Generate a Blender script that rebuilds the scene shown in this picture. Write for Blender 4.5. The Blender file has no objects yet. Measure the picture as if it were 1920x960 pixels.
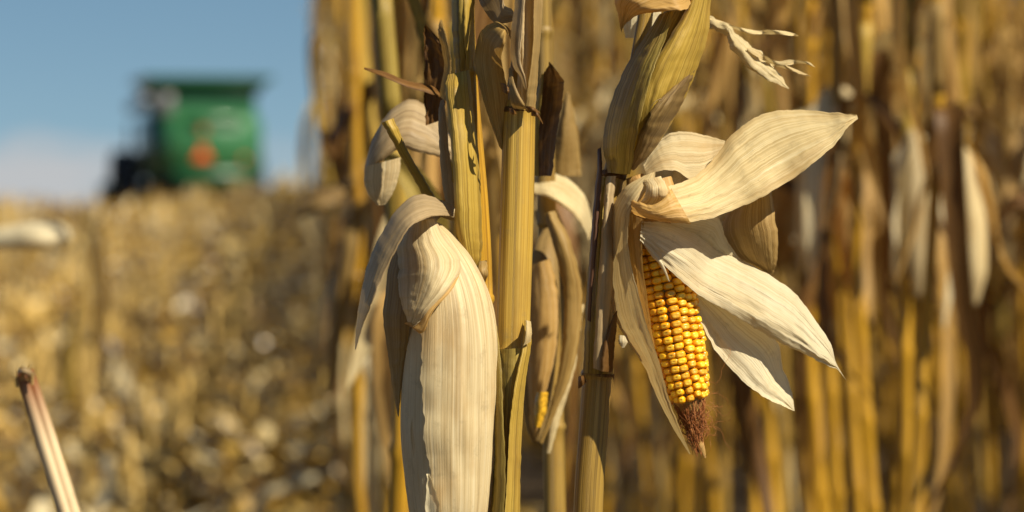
import bpy, math, random
import numpy as np
from mathutils import Vector, Matrix, noise as mnoise

R = math.radians
random.seed(7)
rng = np.random.default_rng(7)
SC = bpy.context.scene
COL = SC.collection

# ------------------------------------------------------------------ camera
CAM_H = 1.15
FPX = 1920 * 100 / 36.0                  # focal length in pixels of a 1920 wide frame
HORIZON = 335.0
TILT = math.atan((480 - HORIZON) / FPX)
cam_d = bpy.data.cameras.new('camera')
cam = bpy.data.objects.new('camera', cam_d)
COL.objects.link(cam)
cam.location = (0, 0, CAM_H)
cam.rotation_euler = (math.pi / 2 - TILT, 0, 0)
cam_d.lens = 100
cam_d.sensor_width = 36
cam_d.clip_start = 0.05
cam_d.clip_end = 6000
cam_d.dof.use_dof = True
cam_d.dof.focus_distance = 2.075
cam_d.dof.aperture_fstop = 5.4
cam_d.dof.aperture_blades = 0
SC.camera = cam

# ------------------------------------------------------------------ light
SUN_EL, SUN_PHI = R(44), R(49)           # PHI: from behind the camera towards its right
sdir = Vector((math.sin(SUN_PHI) * math.cos(SUN_EL), -math.cos(SUN_PHI) * math.cos(SUN_EL), math.sin(SUN_EL)))
sun_d = bpy.data.lights.new('sun', 'SUN')
sun_d.energy = 5.0
sun_d.angle = R(0.5)
sun_d.color = (1.0, 0.905, 0.72)
sun = bpy.data.objects.new('sun', sun_d)
COL.objects.link(sun)
sun.rotation_euler = sdir.to_track_quat('Z', 'Y').to_euler()
sun.location = (6, -6, 8)

world = bpy.data.worlds.new('World')
SC.world = world
world.use_nodes = True
wn, wl = world.node_tree.nodes, world.node_tree.links
for n in list(wn):
    wn.remove(n)
w_out = wn.new('ShaderNodeOutputWorld')
w_bg = wn.new('ShaderNodeBackground')
w_sky = wn.new('ShaderNodeTexSky')
w_sky.sky_type = 'NISHITA'
w_sky.sun_disc = False
w_sky.sun_elevation = SUN_EL
w_sky.sun_rotation = math.pi - SUN_PHI
w_sky.altitude = 200
w_sky.air_density = 0.85
w_sky.dust_density = 0.15
w_sky.ozone_density = 2.2
w_tc = wn.new('ShaderNodeTexCoord')
w_map = wn.new('ShaderNodeMapping')      # the low strip of sky in the photo is a clear mid blue
w_map.inputs['Location'].default_value = (0, 0, 0.085)
w_nrm = wn.new('ShaderNodeVectorMath'); w_nrm.operation = 'NORMALIZE'
wl.new(w_tc.outputs['Generated'], w_map.inputs['Vector'])
wl.new(w_map.outputs[0], w_nrm.inputs[0])
wl.new(w_nrm.outputs[0], w_sky.inputs['Vector'])
# low fair-weather clouds, a layer of noise in the direction of view
w_cm = wn.new('ShaderNodeMapping')
w_cm.inputs['Scale'].default_value = (26, 26, 62)
w_cm.inputs['Location'].default_value = (6.2, 1.4, 0.9)
w_cn = wn.new('ShaderNodeTexNoise')
w_cn.inputs['Scale'].default_value = 1.0
w_cn.inputs['Detail'].default_value = 5
wl.new(w_tc.outputs['Generated'], w_cm.inputs['Vector'])
wl.new(w_cm.outputs[0], w_cn.inputs['Vector'])
w_sep = wn.new('ShaderNodeSeparateXYZ')
wl.new(w_tc.outputs['Generated'], w_sep.inputs[0])
w_hi = wn.new('ShaderNodeMapRange')      # clouds thin out higher up
w_hi.inputs['From Min'].default_value = 0.0
w_hi.inputs['From Max'].default_value = 0.030
w_hi.inputs['To Min'].default_value = 0.40
w_hi.inputs['To Max'].default_value = -0.22
wl.new(w_sep.outputs['Z'], w_hi.inputs['Value'])
w_add = wn.new('ShaderNodeMath'); w_add.operation = 'ADD'
wl.new(w_cn.outputs['Fac'], w_add.inputs[0]); wl.new(w_hi.outputs[0], w_add.inputs[1])
w_cr = wn.new('ShaderNodeMapRange')
w_cr.inputs['From Min'].default_value = 0.53
w_cr.inputs['From Max'].default_value = 0.78
w_cr.inputs['To Max'].default_value = 0.9
wl.new(w_add.outputs[0], w_cr.inputs['Value'])
w_lr = wn.new('ShaderNodeMapRange')      # the bank lies to the left, the sky clears to the right
w_lr.inputs['From Min'].default_value = -0.155
w_lr.inputs['From Max'].default_value = -0.095
w_lr.inputs['To Min'].default_value = 1.0
w_lr.inputs['To Max'].default_value = 0.3
wl.new(w_sep.outputs['X'], w_lr.inputs['Value'])
w_ml = wn.new('ShaderNodeMath'); w_ml.operation = 'MULTIPLY'
wl.new(w_cr.outputs[0], w_ml.inputs[0]); wl.new(w_lr.outputs[0], w_ml.inputs[1])
w_mix = wn.new('ShaderNodeMix'); w_mix.data_type = 'RGBA'
w_mix.inputs['B'].default_value = (7.6, 7.6, 7.7, 1)
wl.new(w_ml.outputs[0], w_mix.inputs['Factor'])
w_hs = wn.new('ShaderNodeHueSaturation')
w_hs.inputs['Hue'].default_value = 0.486
w_hs.inputs['Saturation'].default_value = 1.04
wl.new(w_sky.outputs[0], w_hs.inputs['Color'])
wl.new(w_hs.outputs[0], w_mix.inputs['A'])
wl.new(w_mix.outputs['Result'], w_bg.inputs['Color'])
w_bg.inputs['Strength'].default_value = 0.05
wl.new(w_bg.outputs[0], w_out.inputs[0])

SC.view_settings.view_transform = 'Standard'
SC.view_settings.look = 'None'
SC.view_settings.exposure = 0.5
SC.view_settings.gamma = 1.0
SC.view_settings.use_curve_mapping = False
SC.render.engine = 'CYCLES'
cy = SC.cycles
cy.use_denoising = True
cy.max_bounces = 7
cy.diffuse_bounces = 2
cy.glossy_bounces = 2
cy.transmission_bounces = 3
cy.transparent_max_bounces = 4
cy.caustics_reflective = False
cy.caustics_refractive = False
cy.sample_clamp_indirect = 6

# ------------------------------------------------------------------ helpers
CT, ST = math.cos(TILT), math.sin(TILT)

def P(px, py, d):
    """point seen at photo pixel (px, py) at depth d (metres along the lens axis); arrays allowed"""
    x = (np.asarray(px, float) - 960) / FPX * d
    u = (480 - np.asarray(py, float)) / FPX * d
    return np.stack([x + 0 * u, d * CT + u * ST + 0 * x, CAM_H - d * ST + u * CT + 0 * x], -1)

def terrain(x, y):
    """field height: a low crest some 45 m off, falling away beyond it"""
    y = np.asarray(y, float)
    t = np.clip((y - 12) / 33.0, 0, 1)
    up = 0.52 * t * t * (3 - 2 * t)
    t2 = np.clip((y - 47) / 25.0, 0, 1)
    dn = -0.55 * t2 * t2 * (3 - 2 * t2) - np.clip(y - 72, 0, None) * 0.012
    x = np.asarray(x, float)
    t3 = np.clip((x + 6.2 * y / 45.0) / 3.6, 0, 1)
    side = .46 * t3 * t3 * (3 - 2 * t3) * np.clip((y - 14) / 26.0, 0, 1) ** 1.5 * np.clip((70 - y) / 20.0, 0, 1)
    return up + dn + side

def cr(pts, n, ts=None):
    """Catmull-Rom resampling of (k, dim) points to n"""
    p = np.asarray(pts, float)
    k = len(p)
    t = np.linspace(0, k - 1, n) if ts is None else np.asarray(ts) * (k - 1)
    i = np.clip(np.floor(t).astype(int), 0, k - 2)
    f = (t - i)[:, None]
    pe = np.vstack([2 * p[0] - p[1], p, 2 * p[-1] - p[-2]])
    a, b, c, d = pe[i], pe[i + 1], pe[i + 2], pe[i + 3]
    return 0.5 * (2 * b + (c - a) * f + (2 * a - 5 * b + 4 * c - d) * f ** 2 + (3 * b - a - 3 * c + d) * f ** 3)

def nz(x, y=0.0, z=0.0):
    return mnoise.noise(Vector((x, y, z)))

class MB:
    """collects vertices, faces and uvs for ONE mesh object"""
    def __init__(self):
        self.v, self.f, self.uv, self.mi = [], [], [], []
        self.n = 0
    def grid(self, pts, uvs, close=False, mi=0):
        """pts (rows, cols, 3); uvs (rows, cols, 2)"""
        nr, nc = pts.shape[:2]
        base = self.n
        self.v.append(pts.reshape(-1, 3)); self.n += nr * nc
        flat = uvs.reshape(-1, 2)
        for i in range(nr - 1):
            for j in range(nc if close else nc - 1):
                j2 = (j + 1) % nc
                q = (i * nc + j, i * nc + j2, (i + 1) * nc + j2, (i + 1) * nc + j)
                self.f.append([base + k for k in q])
                uvq = [flat[k].copy() for k in q]
                if close and j2 == 0:
                    w = flat[i * nc + nc - 1][0] * nc / (nc - 1)
                    uvq[1] = np.array([w, uvq[1][1]]); uvq[2] = np.array([w, uvq[2][1]])
                self.uv.extend(uvq)
                self.mi.append(mi)
        return self
    def poly(self, verts, faces, mi=0):
        base = self.n
        v = np.asarray(verts, float)
        self.v.append(v); self.n += len(v)
        for f in faces:
            self.f.append([base + k for k in f])
            self.uv.extend([np.array([v[k][0] + v[k][1] * .7, v[k][2]]) for k in f])
            self.mi.append(mi)
        return self
    def box(self, c, s, mi=0, taper=1.0, M=None, bev=0.0):
        cx, cy_, cz = c; sx, sy, sz = s[0] / 2, s[1] / 2, s[2] / 2
        b = min(bev, sx * .9, sy * .9)
        def ring(z, k, ins):
            a, e = sx * k - ins, sy * k - ins
            return [(-a + b, -e, z), (a - b, -e, z), (a, -e + b, z), (a, e - b, z), (a - b, e, z), (-a + b, e, z), (-a, e - b, z), (-a, -e + b, z)] if b > 0 else [(-a, -e, z), (a, -e, z), (a, e, z), (-a, e, z)]
        rings = [ring(-sz, 1, b * .6), ring(-sz + b * .6, 1, 0), ring(sz - b * .6, taper, 0), ring(sz, taper, b * .6)] if b > 0 else [ring(-sz, 1, 0), ring(sz, taper, 0)]
        m = len(rings[0])
        vs = [Vector(q) for r_ in rings for q in r_]
        if M is not None:
            vs = [M @ q for q in vs]
        vs = [(q[0] + cx, q[1] + cy_, q[2] + cz) for q in vs]
        fs = [list(range(m))[::-1], [(len(rings) - 1) * m + k for k in range(m)]]
        for r_ in range(len(rings) - 1):
            for k in range(m):
                k2 = (k + 1) % m
                fs.append([r_ * m + k, r_ * m + k2, (r_ + 1) * m + k2, (r_ + 1) * m + k])
        return self.poly(vs, fs, mi)
    def build(self, name, mat, parent=None, origin=(0, 0, 0), smooth=True):
        me = bpy.data.meshes.new(name)
        v = np.vstack(self.v) - np.asarray(origin, float)
        me.from_pydata(v.tolist(), [], self.f)
        uvl = me.uv_layers.new(name='UVMap')
        uvl.data.foreach_set('uv', np.asarray(self.uv, np.float32).reshape(-1))
        for m in (mat if isinstance(mat, (list, tuple)) else [mat]):
            me.materials.append(m)
        me.polygons.foreach_set('material_index', self.mi)
        me.polygons.foreach_set('use_smooth', [smooth] * len(me.polygons))
        me.update()
        o = bpy.data.objects.new(name, me)
        COL.objects.link(o)
        if parent is not None:
            o.parent = parent
        return o

def tag(o, label=None, cat=None, group=None, kind=None):
    if label: o['label'] = label
    if cat: o['category'] = cat
    if group: o['group'] = group
    if kind: o['kind'] = kind
    return o

def empty(name, loc, label=None, cat=None, group=None, rz=0.0):
    o = bpy.data.objects.new(name, None)
    o.empty_display_size = 0.05
    COL.objects.link(o)
    o.location = loc
    o.rotation_euler = (0, 0, rz)
    return tag(o, label, cat, group)

def sheet(rows, nu=13, nv=44, crumple=0.0022, edge=1.8, curlL=0.0, curlR=0.0, ribs=0.0, seed=0, cs=1.0, sag=0.0):
    """a thin curved blade. rows: (Lx, Ly, Ld, Rx, Ry, Rd, bulge); its own depth, bulge, crumple and curled edges"""
    nu = int(nu * 1.6); nv = int(nv * 1.3)
    r = cr(rows, nv)
    u = np.linspace(0, 1, nu)
    L = P(r[:, 0], r[:, 1], r[:, 2]); Q = P(r[:, 3], r[:, 4], r[:, 5])
    w = np.linalg.norm(L - Q, axis=1)
    mid = (L + Q) / 2
    al = np.concatenate([[0], np.cumsum(np.linalg.norm(np.diff(mid, axis=0), axis=1))])
    W = w.max()
    pts = np.zeros((nv, nu, 3)); uv = np.zeros((nv, nu, 2))
    for i in range(nv):
        ex, ey = r[i, 3] - r[i, 0], r[i, 4] - r[i, 1]
        el = math.hypot(ex, ey) + 1e-6
        k = min(1, el / 22.0)
        jl = edge * (nz(al[i] * 160, seed * 3.1) + .6 * nz(al[i] * 420, seed * 5.3)) * k
        jr = edge * (nz(al[i] * 160, seed * 7.7 + 9) + .6 * nz(al[i] * 420, seed * 2.3 + 5)) * k
        fr = max(0.0, (i / nv - .55) / .45) * k * edge * 1.6
        jl += fr * max(0, nz(al[i] * 330, seed * 4.1) + .5 * nz(al[i] * 900, seed)); jr -= fr * max(0, nz(al[i] * 330, seed * 6.1) + .5 * nz(al[i] * 900, seed + 2))
        for j in range(nu):
            uu = u[j]
            px = r[i, 0] + ex * uu + (jl * (1 - uu) + jr * uu) * ex / el
            py = r[i, 1] + ey * uu + (jl * (1 - uu) + jr * uu) * ey / el
            d = r[i, 2] + (r[i, 5] - r[i, 2]) * uu - r[i, 6] * (4 * uu * (1 - uu)) ** .75
            c = crumple * k
            d += c * (nz(uu * W * 55 * cs, al[i] * 26 * cs, seed) + .45 * nz(uu * W * 150 * cs, al[i] * 45 * cs, seed + 3) + .16 * nz(uu * W * 260, al[i] * 210, seed + 6))
            if ribs:
                d += ribs * .15 * k * math.sin(6.283 * (uu * W / 0.0052) + 5 * nz(uu * 6, al[i] * 9, seed))
            d += -curlL * max(0, 1 - uu / .18) ** 2 - curlR * max(0, 1 - (1 - uu) / .18) ** 2
            pts[i, j] = P(px, py, d)
            uv[i, j] = (uu * W + seed * 1.7, al[i] + seed * .9)
    return MB().grid(pts, uv)

LOD = False
class Tube:
    """round body along a path of (px, py, d, radius px); ang 0 faces the camera"""
    def __init__(self, path, n=60, squash=1.0):
        q = cr(path, n)
        self.set(P(q[:, 0], q[:, 1], q[:, 2]), q[:, 3] / FPX * q[:, 2], squash)
    def set(self, c, r, squash=1.0):
        self.c, self.r, self.sq = c, r, squash
        T = np.gradient(c, axis=0); T /= np.linalg.norm(T, axis=1)[:, None]
        F = np.array([0, 0, CAM_H]) - c
        if squash == 'world':
            F = np.zeros_like(c) + np.array([0, -1.0, 0.001]); self.sq = 1.0
        F = F - (F * T).sum(1)[:, None] * T; F /= np.linalg.norm(F, axis=1)[:, None]
        self.T, self.F, self.S = T, F, np.cross(F, T)     # S points to the right for a downward path
        self.al = np.concatenate([[0], np.cumsum(np.linalg.norm(np.diff(c, axis=0), axis=1))])
    def at(self, t):
        s = t * self.al[-1]
        f = lambda a: np.array([np.interp(s, self.al, a[:, k]) for k in range(3)])
        return f(self.c), f(self.T), f(self.F), f(self.S), float(np.interp(s, self.al, self.r))
    def surf(self, t, ang, off=0.0):
        c, T, F, S, r = self.at(t)
        return c + (r + off) * (math.cos(ang) * F * self.sq + math.sin(ang) * S)
    def mesh(self, ns=24, groove=0.0, kg=7, lump=0.0, seed=0, cap=True, mb=None, mi=0):
        if LOD: ns = 6
        n = len(self.c)
        a = np.linspace(0, 2 * math.pi, ns, endpoint=False)
        pts = np.zeros((n, ns, 3)); uv = np.zeros((n, ns, 2))
        rm = self.r.max()
        for i in range(n):
            for j in range(ns):
                ca, sa = math.cos(a[j]), math.sin(a[j])
                k = 1 + groove * (1.7 * nz(ca * 1.9, sa * 1.9, self.al[i] * 2.5 + seed) + 1.3 * nz(ca * 4.5, sa * 4.5, self.al[i] * 4 + seed * 2)) if groove else 1.0
                if lump:
                    k += lump * nz(math.cos(a[j]) * 1.3, math.sin(a[j]) * 1.3, self.al[i] * 22 + seed * 5)
                pts[i, j] = self.c[i] + self.r[i] * k * (math.cos(a[j]) * self.F[i] * self.sq + math.sin(a[j]) * self.S[i])
                uv[i, j] = (a[j] * rm + seed, self.al[i] + seed * .37)
        mb = mb or MB()
        mb.grid(pts, uv, close=True, mi=mi)
        if cap:
            for e in (0, n - 1):
                ring = [mb.n - n * ns + e * ns + j for j in range(ns)]
                mb.f.append(ring if e else ring[::-1]); mb.uv.extend([np.array([0.0, 0.0])] * ns); mb.mi.append(mi)
        return mb
    def wrap(self, t0, t1, aL, aR, off=0.0012, nv=50, nu=16, jag=0.03, curl=0.0, seed=0, crumple=0.0006, tear=0.0, lift=0, base_off=.0007):
        """husk layer hugging this body between two (lists of) angles"""
        ts = np.linspace(t0, t1, nv)
        A = cr(np.array(aL)[:, None], nv)[:, 0]; B = cr(np.array(aR)[:, None], nv)[:, 0]
        pts = np.zeros((nv, nu, 3)); uv = np.zeros((nv, nu, 2))
        for i, t in enumerate(ts):
            l = t * self.al[-1]
            A2 = A[i] + jag * (nz(l * 60, seed) + .7 * nz(l * 170, seed + 4)); B2 = B[i] + jag * (nz(l * 60, seed + 8) + .7 * nz(l * 170, seed + 2))
            for j in range(nu):
                u = j / (nu - 1)
                a = A2 + (B2 - A2) * u
                e = max(0, 1 - u / .2) ** 2 * curl + max(0, 1 - (1 - u) / .2) ** 2 * curl * .6
                o2 = off
                if lift:                        # the edge lies flush in places and stands off in others
                    lf = min(1.0, max(0.0, 2.2 * nz(l * 38, seed * 1.9) + .25)) * min(1.0, max(0.0, (i / nv - .25) * 4))
                    o2 = base_off + off * lf * (1 - u) ** 1.5; e *= lf
                tt = t + tear * nz(a * 5, seed) * max(0, (i / (nv - 1) - .6) / .4)
                pts[i, j] = self.surf(min(tt, 1.0), a, o2 + e + crumple * nz(a * 4, l * 30, seed))
                uv[i, j] = (a * self.r.max() + seed, l)
        return MB().grid(pts, uv)

# ------------------------------------------------------------------ materials
def new_mat(name):
    m = bpy.data.materials.new(name)
    m.use_nodes = True
    nt = m.node_tree
    for n in list(nt.nodes):
        nt.nodes.remove(n)
    return m, nt.nodes, nt.links

def ramp(nodes, stops):
    r = nodes.new('ShaderNodeValToRGB')
    e = r.color_ramp.elements
    e[0].position, e[0].color = stops[0][0], (*stops[0][1], 1)
    e[1].position, e[1].color = stops[-1][0], (*stops[-1][1], 1)
    for p, c in stops[1:-1]:
        k = e.new(p); k.color = (*c, 1)
    return r

def fibre_mat(name, dark, mid, light, transl=0.3, rough=0.55, bump=0.6, fu=520, fv=9, blotch=None, blotch_amt=0.5,
              vary=0.12, spots=0.0, tint_t=(1.0, .92, .72), spec=0.3, vtip=None, fine=1.25, streak=0.0, stain=0.32):
    """dry plant tissue: fibres along the uv v direction, blotches, mould specks, light passing through"""
    m, N, K = new_mat(name)
    uv = N.new('ShaderNodeUVMap')
    oi = N.new('ShaderNodeObjectInfo')
    off = N.new('ShaderNodeVectorMath'); off.operation = 'MULTIPLY_ADD'
    cmb = N.new('ShaderNodeCombineXYZ'); K.new(oi.outputs['Random'], cmb.inputs[0]); K.new(oi.outputs['Random'], cmb.inputs[1])
    K.new(cmb.outputs[0], off.inputs[0]); off.inputs[1].default_value = (3.7, 5.1, 0); K.new(uv.outputs[0], off.inputs[2])
    def nzt(su, sv, det, rgh=.55):
        mp = N.new('ShaderNodeMapping'); mp.inputs['Scale'].default_value = (su, sv, 1)
        K.new(off.outputs[0], mp.inputs[0])
        t = N.new('ShaderNodeTexNoise'); t.inputs['Scale'].default_value = 1; t.inputs['Detail'].default_value = det
        t.inputs['Roughness'].default_value = rgh
        K.new(mp.outputs[0], t.inputs[0])
        return t
    f1 = nzt(fu, fv, 3, .6)
    f2 = nzt(fu * .45, fv * .8, 2)
    big = nzt(26, 11, 4, .6)
    mixf = N.new('ShaderNodeMath'); mixf.operation = 'MULTIPLY_ADD'; mixf.inputs[1].default_value = .55 * fine
    K.new(f1.outputs[0], mixf.inputs[0])
    h2 = N.new('ShaderNodeMath'); h2.operation = 'MULTIPLY'; h2.inputs[1].default_value = 1 - .55 * fine
    K.new(f2.outputs[0], h2.inputs[0]); K.new(h2.outputs[0], mixf.inputs[2])
    rp = ramp(N, [(.27, dark), (.49, mid), (.70, light)])
    K.new(mixf.outputs[0], rp.inputs[0])
    col = rp.outputs[0]
    if blotch:
        br = N.new('ShaderNodeMapRange'); br.inputs['From Min'].default_value = .48; br.inputs['From Max'].default_value = .68
        br.inputs['To Max'].default_value = blotch_amt
        K.new(big.outputs[0], br.inputs['Value'])
        mx = N.new('ShaderNodeMix'); mx.data_type = 'RGBA'; mx.inputs['B'].default_value = (*blotch, 1)
        K.new(br.outputs[0], mx.inputs['Factor']); K.new(col, mx.inputs['A']); col = mx.outputs['Result']
    if vtip:                                     # a real colour change along the length of this one stem
        sp = N.new('ShaderNodeSeparateXYZ'); K.new(uv.outputs[0], sp.inputs[0])
        vr = N.new('ShaderNodeMapRange'); vr.inputs['From Min'].default_value = vtip[1]; vr.inputs['From Max'].default_value = vtip[2]
        vr.inputs['To Min'].default_value = 1; vr.inputs['To Max'].default_value = 0
        ja = N.new('ShaderNodeMath'); ja.operation = 'MULTIPLY_ADD'; ja.inputs[1].default_value = .05
        K.new(f2.outputs[0], ja.inputs[0]); K.new(sp.outputs[1], ja.inputs[2]); K.new(ja.outputs[0], vr.inputs['Value'])
        mx = N.new('ShaderNodeMix'); mx.data_type = 'RGBA'; mx.inputs['B'].default_value = (*vtip[0], 1)
        K.new(vr.outputs[0], mx.inputs['Factor']); K.new(col, mx.inputs['A']); col = mx.outputs['Result']
    if spots:
        st = nzt(620, 420, 2); sm = nzt(55, 38, 2)
        sr = N.new('ShaderNodeMapRange'); sr.inputs['From Min'].default_value = .62; sr.inputs['From Max'].default_value = .82
        K.new(st.outputs[0], sr.inputs['Value'])
        sg = N.new('ShaderNodeMapRange'); sg.inputs['From Min'].default_value = .5; sg.inputs['From Max'].default_value = .66; sg.inputs['To Max'].default_value = spots
        K.new(sm.outputs[0], sg.inputs['Value'])
        ml = N.new('ShaderNodeMath'); ml.operation = 'MULTIPLY'; K.new(sr.outputs[0], ml.inputs[0]); K.new(sg.outputs[0], ml.inputs[1])
        mx = N.new('ShaderNodeMix'); mx.data_type = 'RGBA'; mx.inputs['B'].default_value = (.09, .07, .03, 1)
        K.new(ml.outputs[0], mx.inputs['Factor']); K.new(col, mx.inputs['A']); col = mx.outputs['Result']
    if streak:
        sk = nzt(170, 2.2, 3, .6)
        kr = N.new('ShaderNodeMapRange'); kr.inputs['From Min'].default_value = .53; kr.inputs['From Max'].default_value = .66; kr.inputs['To Max'].default_value = streak
        K.new(sk.outputs[0], kr.inputs['Value'])
        mx = N.new('ShaderNodeMix'); mx.data_type = 'RGBA'; mx.inputs['B'].default_value = (dark[0] * .55, dark[1] * .5, dark[2] * .6, 1)
        K.new(kr.outputs[0], mx.inputs['Factor']); K.new(col, mx.inputs['A']); col = mx.outputs['Result']
    if stain:
        sn = nzt(75, 60, 6, .7)
        kr = N.new('ShaderNodeMapRange'); kr.inputs['From Min'].default_value = .56; kr.inputs['From Max'].default_value = .72; kr.inputs['To Max'].default_value = stain
        K.new(sn.outputs[0], kr.inputs['Value'])
        mx = N.new('ShaderNodeMix'); mx.data_type = 'RGBA'; mx.inputs['B'].default_value = (.20, .15, .075, 1)
        K.new(kr.outputs[0], mx.inputs['Factor']); K.new(col, mx.inputs['A']); col = mx.outputs['Result']
    hs = N.new('ShaderNodeHueSaturation')
    vv = N.new('ShaderNodeMapRange'); vv.inputs['To Min'].default_value = 1 - vary; vv.inputs['To Max'].default_value = 1 + vary
    K.new(oi.outputs['Random'], vv.inputs['Value']); K.new(vv.outputs[0], hs.inputs['Value']); K.new(col, hs.inputs['Color'])
    pb = N.new('ShaderNodeBsdfPrincipled')
    pb.inputs['Roughness'].default_value = rough
    pb.inputs['Specular IOR Level'].default_value = spec
    K.new(hs.outputs[0], pb.inputs['Base Color'])
    bp = N.new('ShaderNodeBump'); bp.inputs['Strength'].default_value = bump; bp.inputs['Distance'].default_value = .0012
    K.new(mixf.outputs[0], bp.inputs['Height']); K.new(bp.outputs[0], pb.inputs['Normal'])
    out = N.new('ShaderNodeOutputMaterial')
    if transl:
        tr = N.new('ShaderNodeBsdfTranslucent')
        tm = N.new('ShaderNodeMix'); tm.data_type = 'RGBA'; tm.blend_type = 'MULTIPLY'; tm.inputs['Factor'].default_value = 1
        tm.inputs['B'].default_value = (*tint_t, 1)
        K.new(hs.outputs[0], tm.inputs['A']); K.new(tm.outputs['Result'], tr.inputs['Color']); K.new(bp.outputs[0], tr.inputs['Normal'])
        ms = N.new('ShaderNodeMixShader'); ms.inputs[0].default_value = transl
        K.new(pb.outputs[0], ms.inputs[1]); K.new(tr.outputs[0], ms.inputs[2]); K.new(ms.outputs[0], out.inputs[0])
    else:
        K.new(pb.outputs[0], out.inputs[0])
    return m

M = {}
M['husk'] = fibre_mat('dry_husk', (.43, .29, .11), (.73, .58, .30), (.86, .74, .46), .34, .5, .7, fu=840, blotch=(0.460, 0.283, 0.095), blotch_amt=.6, spots=.7)
M['husk_white'] = fibre_mat('pale_husk', (.56, .43, .22), (.82, .71, .46), (.90, .82, .60), .36, .5, .8, fu=780, fv=7, blotch=(0.660, 0.501, 0.247), blotch_amt=.6, spots=.3)
M['husk_cream'] = fibre_mat('cream_husk', (.36, .24, .095), (.69, .545, .30), (.83, .71, .455), .25, .5, .7, fu=645, fv=6, blotch=(0.500, 0.302, 0.104), blotch_amt=.6, spots=.3, streak=.32)
M['husk_yellow'] = fibre_mat('yellow_husk', (0.360, 0.184, 0.042), (0.600, 0.369, 0.114), (0.740, 0.501, 0.230), .35, .5, .7, blotch=(0.420, 0.237, 0.063), spots=.35)
M['olive'] = fibre_mat('olive_leaf', (0.170, 0.098, 0.024), (0.380, 0.240, 0.076), (0.520, 0.355, 0.142), .25, .55, .9, fu=720, blotch=(0.270, 0.160, 0.048), spots=.4)
M['leaf'] = fibre_mat('dry_leaf', (.17, .09, .02), (.39, .24, .065), (.56, .385, .14), .25, .55, .7, blotch=(0.260, 0.142, 0.033), vary=.25, spots=.35)
M['leaf_grey'] = fibre_mat('grey_leaf', (0.240, 0.161, 0.081), (0.420, 0.302, 0.157), (0.560, 0.425, 0.247), .25, .5, .7, blotch=(0.270, 0.170, 0.076), spots=.45)
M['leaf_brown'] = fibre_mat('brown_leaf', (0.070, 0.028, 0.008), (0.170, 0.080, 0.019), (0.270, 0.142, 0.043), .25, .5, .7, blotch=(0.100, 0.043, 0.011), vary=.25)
M['sheath'] = fibre_mat('gold_sheath', (.15, .088, .013), (.44, .285, .045), (.62, .45, .11), .12, .45, .8, fu=780, fv=5, blotch=(0.300, 0.160, 0.028), spots=.5, streak=.6)
M['sheath_olive'] = fibre_mat('olive_sheath', (.085, .058, .012), (.30, .21, .038), (.50, .375, .10), .12, .5, .8, fu=780, fv=5, blotch=(0.200, 0.106, 0.024), spots=.5, streak=.75)
M['sheath_dark'] = fibre_mat('purple_brown_sheath', (0.050, 0.023, 0.013), (0.110, 0.052, 0.028), (0.200, 0.104, 0.052), .1, .45, .6, fv=5, blotch=(0.070, 0.028, 0.019))
M['sheath_brown'] = fibre_mat('brown_sheath', (.10, .055, .016), (.25, .155, .05), (.38, .26, .10), .15, .5, .8, fu=720, fv=5, blotch=(.12, .065, .03), spots=.5, streak=.5)
M['leaf_tan'] = fibre_mat('tan_leaf', (.19, .11, .03), (.40, .265, .095), (.55, .40, .18), .25, .5, .7, fu=720, fv=6, blotch=(.22, .13, .05), spots=.4)
M['stalk_tan'] = fibre_mat('tan_stalk', (.17, 0.090, 0.013), (.41, 0.249, 0.037), (.58, 0.394, 0.092), 0, .42, .7, fu=600, fv=3, blotch=(.27, 0.157, 0.034), blotch_amt=.7, spots=.5, spec=.4, streak=.75, stain=.45)
M['stalk'] = fibre_mat('gold_stalk', (.18, 0.082, 0.005), (.52, 0.275, 0.016), (.68, 0.403, 0.040), 0, .38, .7, fu=630, fv=3, blotch=(0.330, 0.163, 0.021), blotch_amt=.7, spots=.3, spec=.45, streak=.6)
M['stalk_olive'] = fibre_mat('olive_stalk', (.12, 0.070, 0.012), (.34, 0.209, 0.040), (.48, 0.312, 0.077), 0, .42, .6, fu=630, fv=3, blotch=(0.220, 0.112, 0.026), spots=.4, spec=.4, streak=.6)
M['stub'] = fibre_mat('bleached_broken_stem', (0.420, 0.283, 0.133), (0.660, 0.491, 0.285), (0.800, 0.643, 0.418), 0, .45, .5, fu=450, fv=3,
                      vtip=((.21, .068, .018), .03, .075), vary=0)
M['stub_field'] = fibre_mat('stubble_stem', (0.340, 0.189, 0.038), (0.600, 0.397, 0.114), (0.760, 0.558, 0.237), 0, .5, .5, vary=.3)
M['cob'] = fibre_mat('cob_pith', (.20, .10, .03), (.36, .20, .06), (.5, .3, .1), 0, .6, .8, fu=300, fv=300)

def plain(name, col, rough=.5, metal=0, coat=0, emit=0, noise_amt=.12, scale=6):
    m, N, K = new_mat(name)
    pb = N.new('ShaderNodeBsdfPrincipled')
    tc = N.new('ShaderNodeTexCoord')
    t = N.new('ShaderNodeTexNoise'); t.inputs['Scale'].default_value = scale; t.inputs['Detail'].default_value = 4
    K.new(tc.outputs['Object'], t.inputs[0])
    a = tuple(c * (1 - noise_amt) for c in col); b = tuple(min(1, c * (1 + noise_amt)) for c in col)
    r = ramp(N, [(.35, a), (.65, b)])
    K.new(t.outputs[0], r.inputs[0]); K.new(r.outputs[0], pb.inputs['Base Color'])
    pb.inputs['Roughness'].default_value = rough
    pb.inputs['Metallic'].default_value = metal
    pb.inputs['Coat Weight'].default_value = coat
    o = N.new('ShaderNodeOutputMaterial'); K.new(pb.outputs[0], o.inputs[0])
    return m

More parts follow.
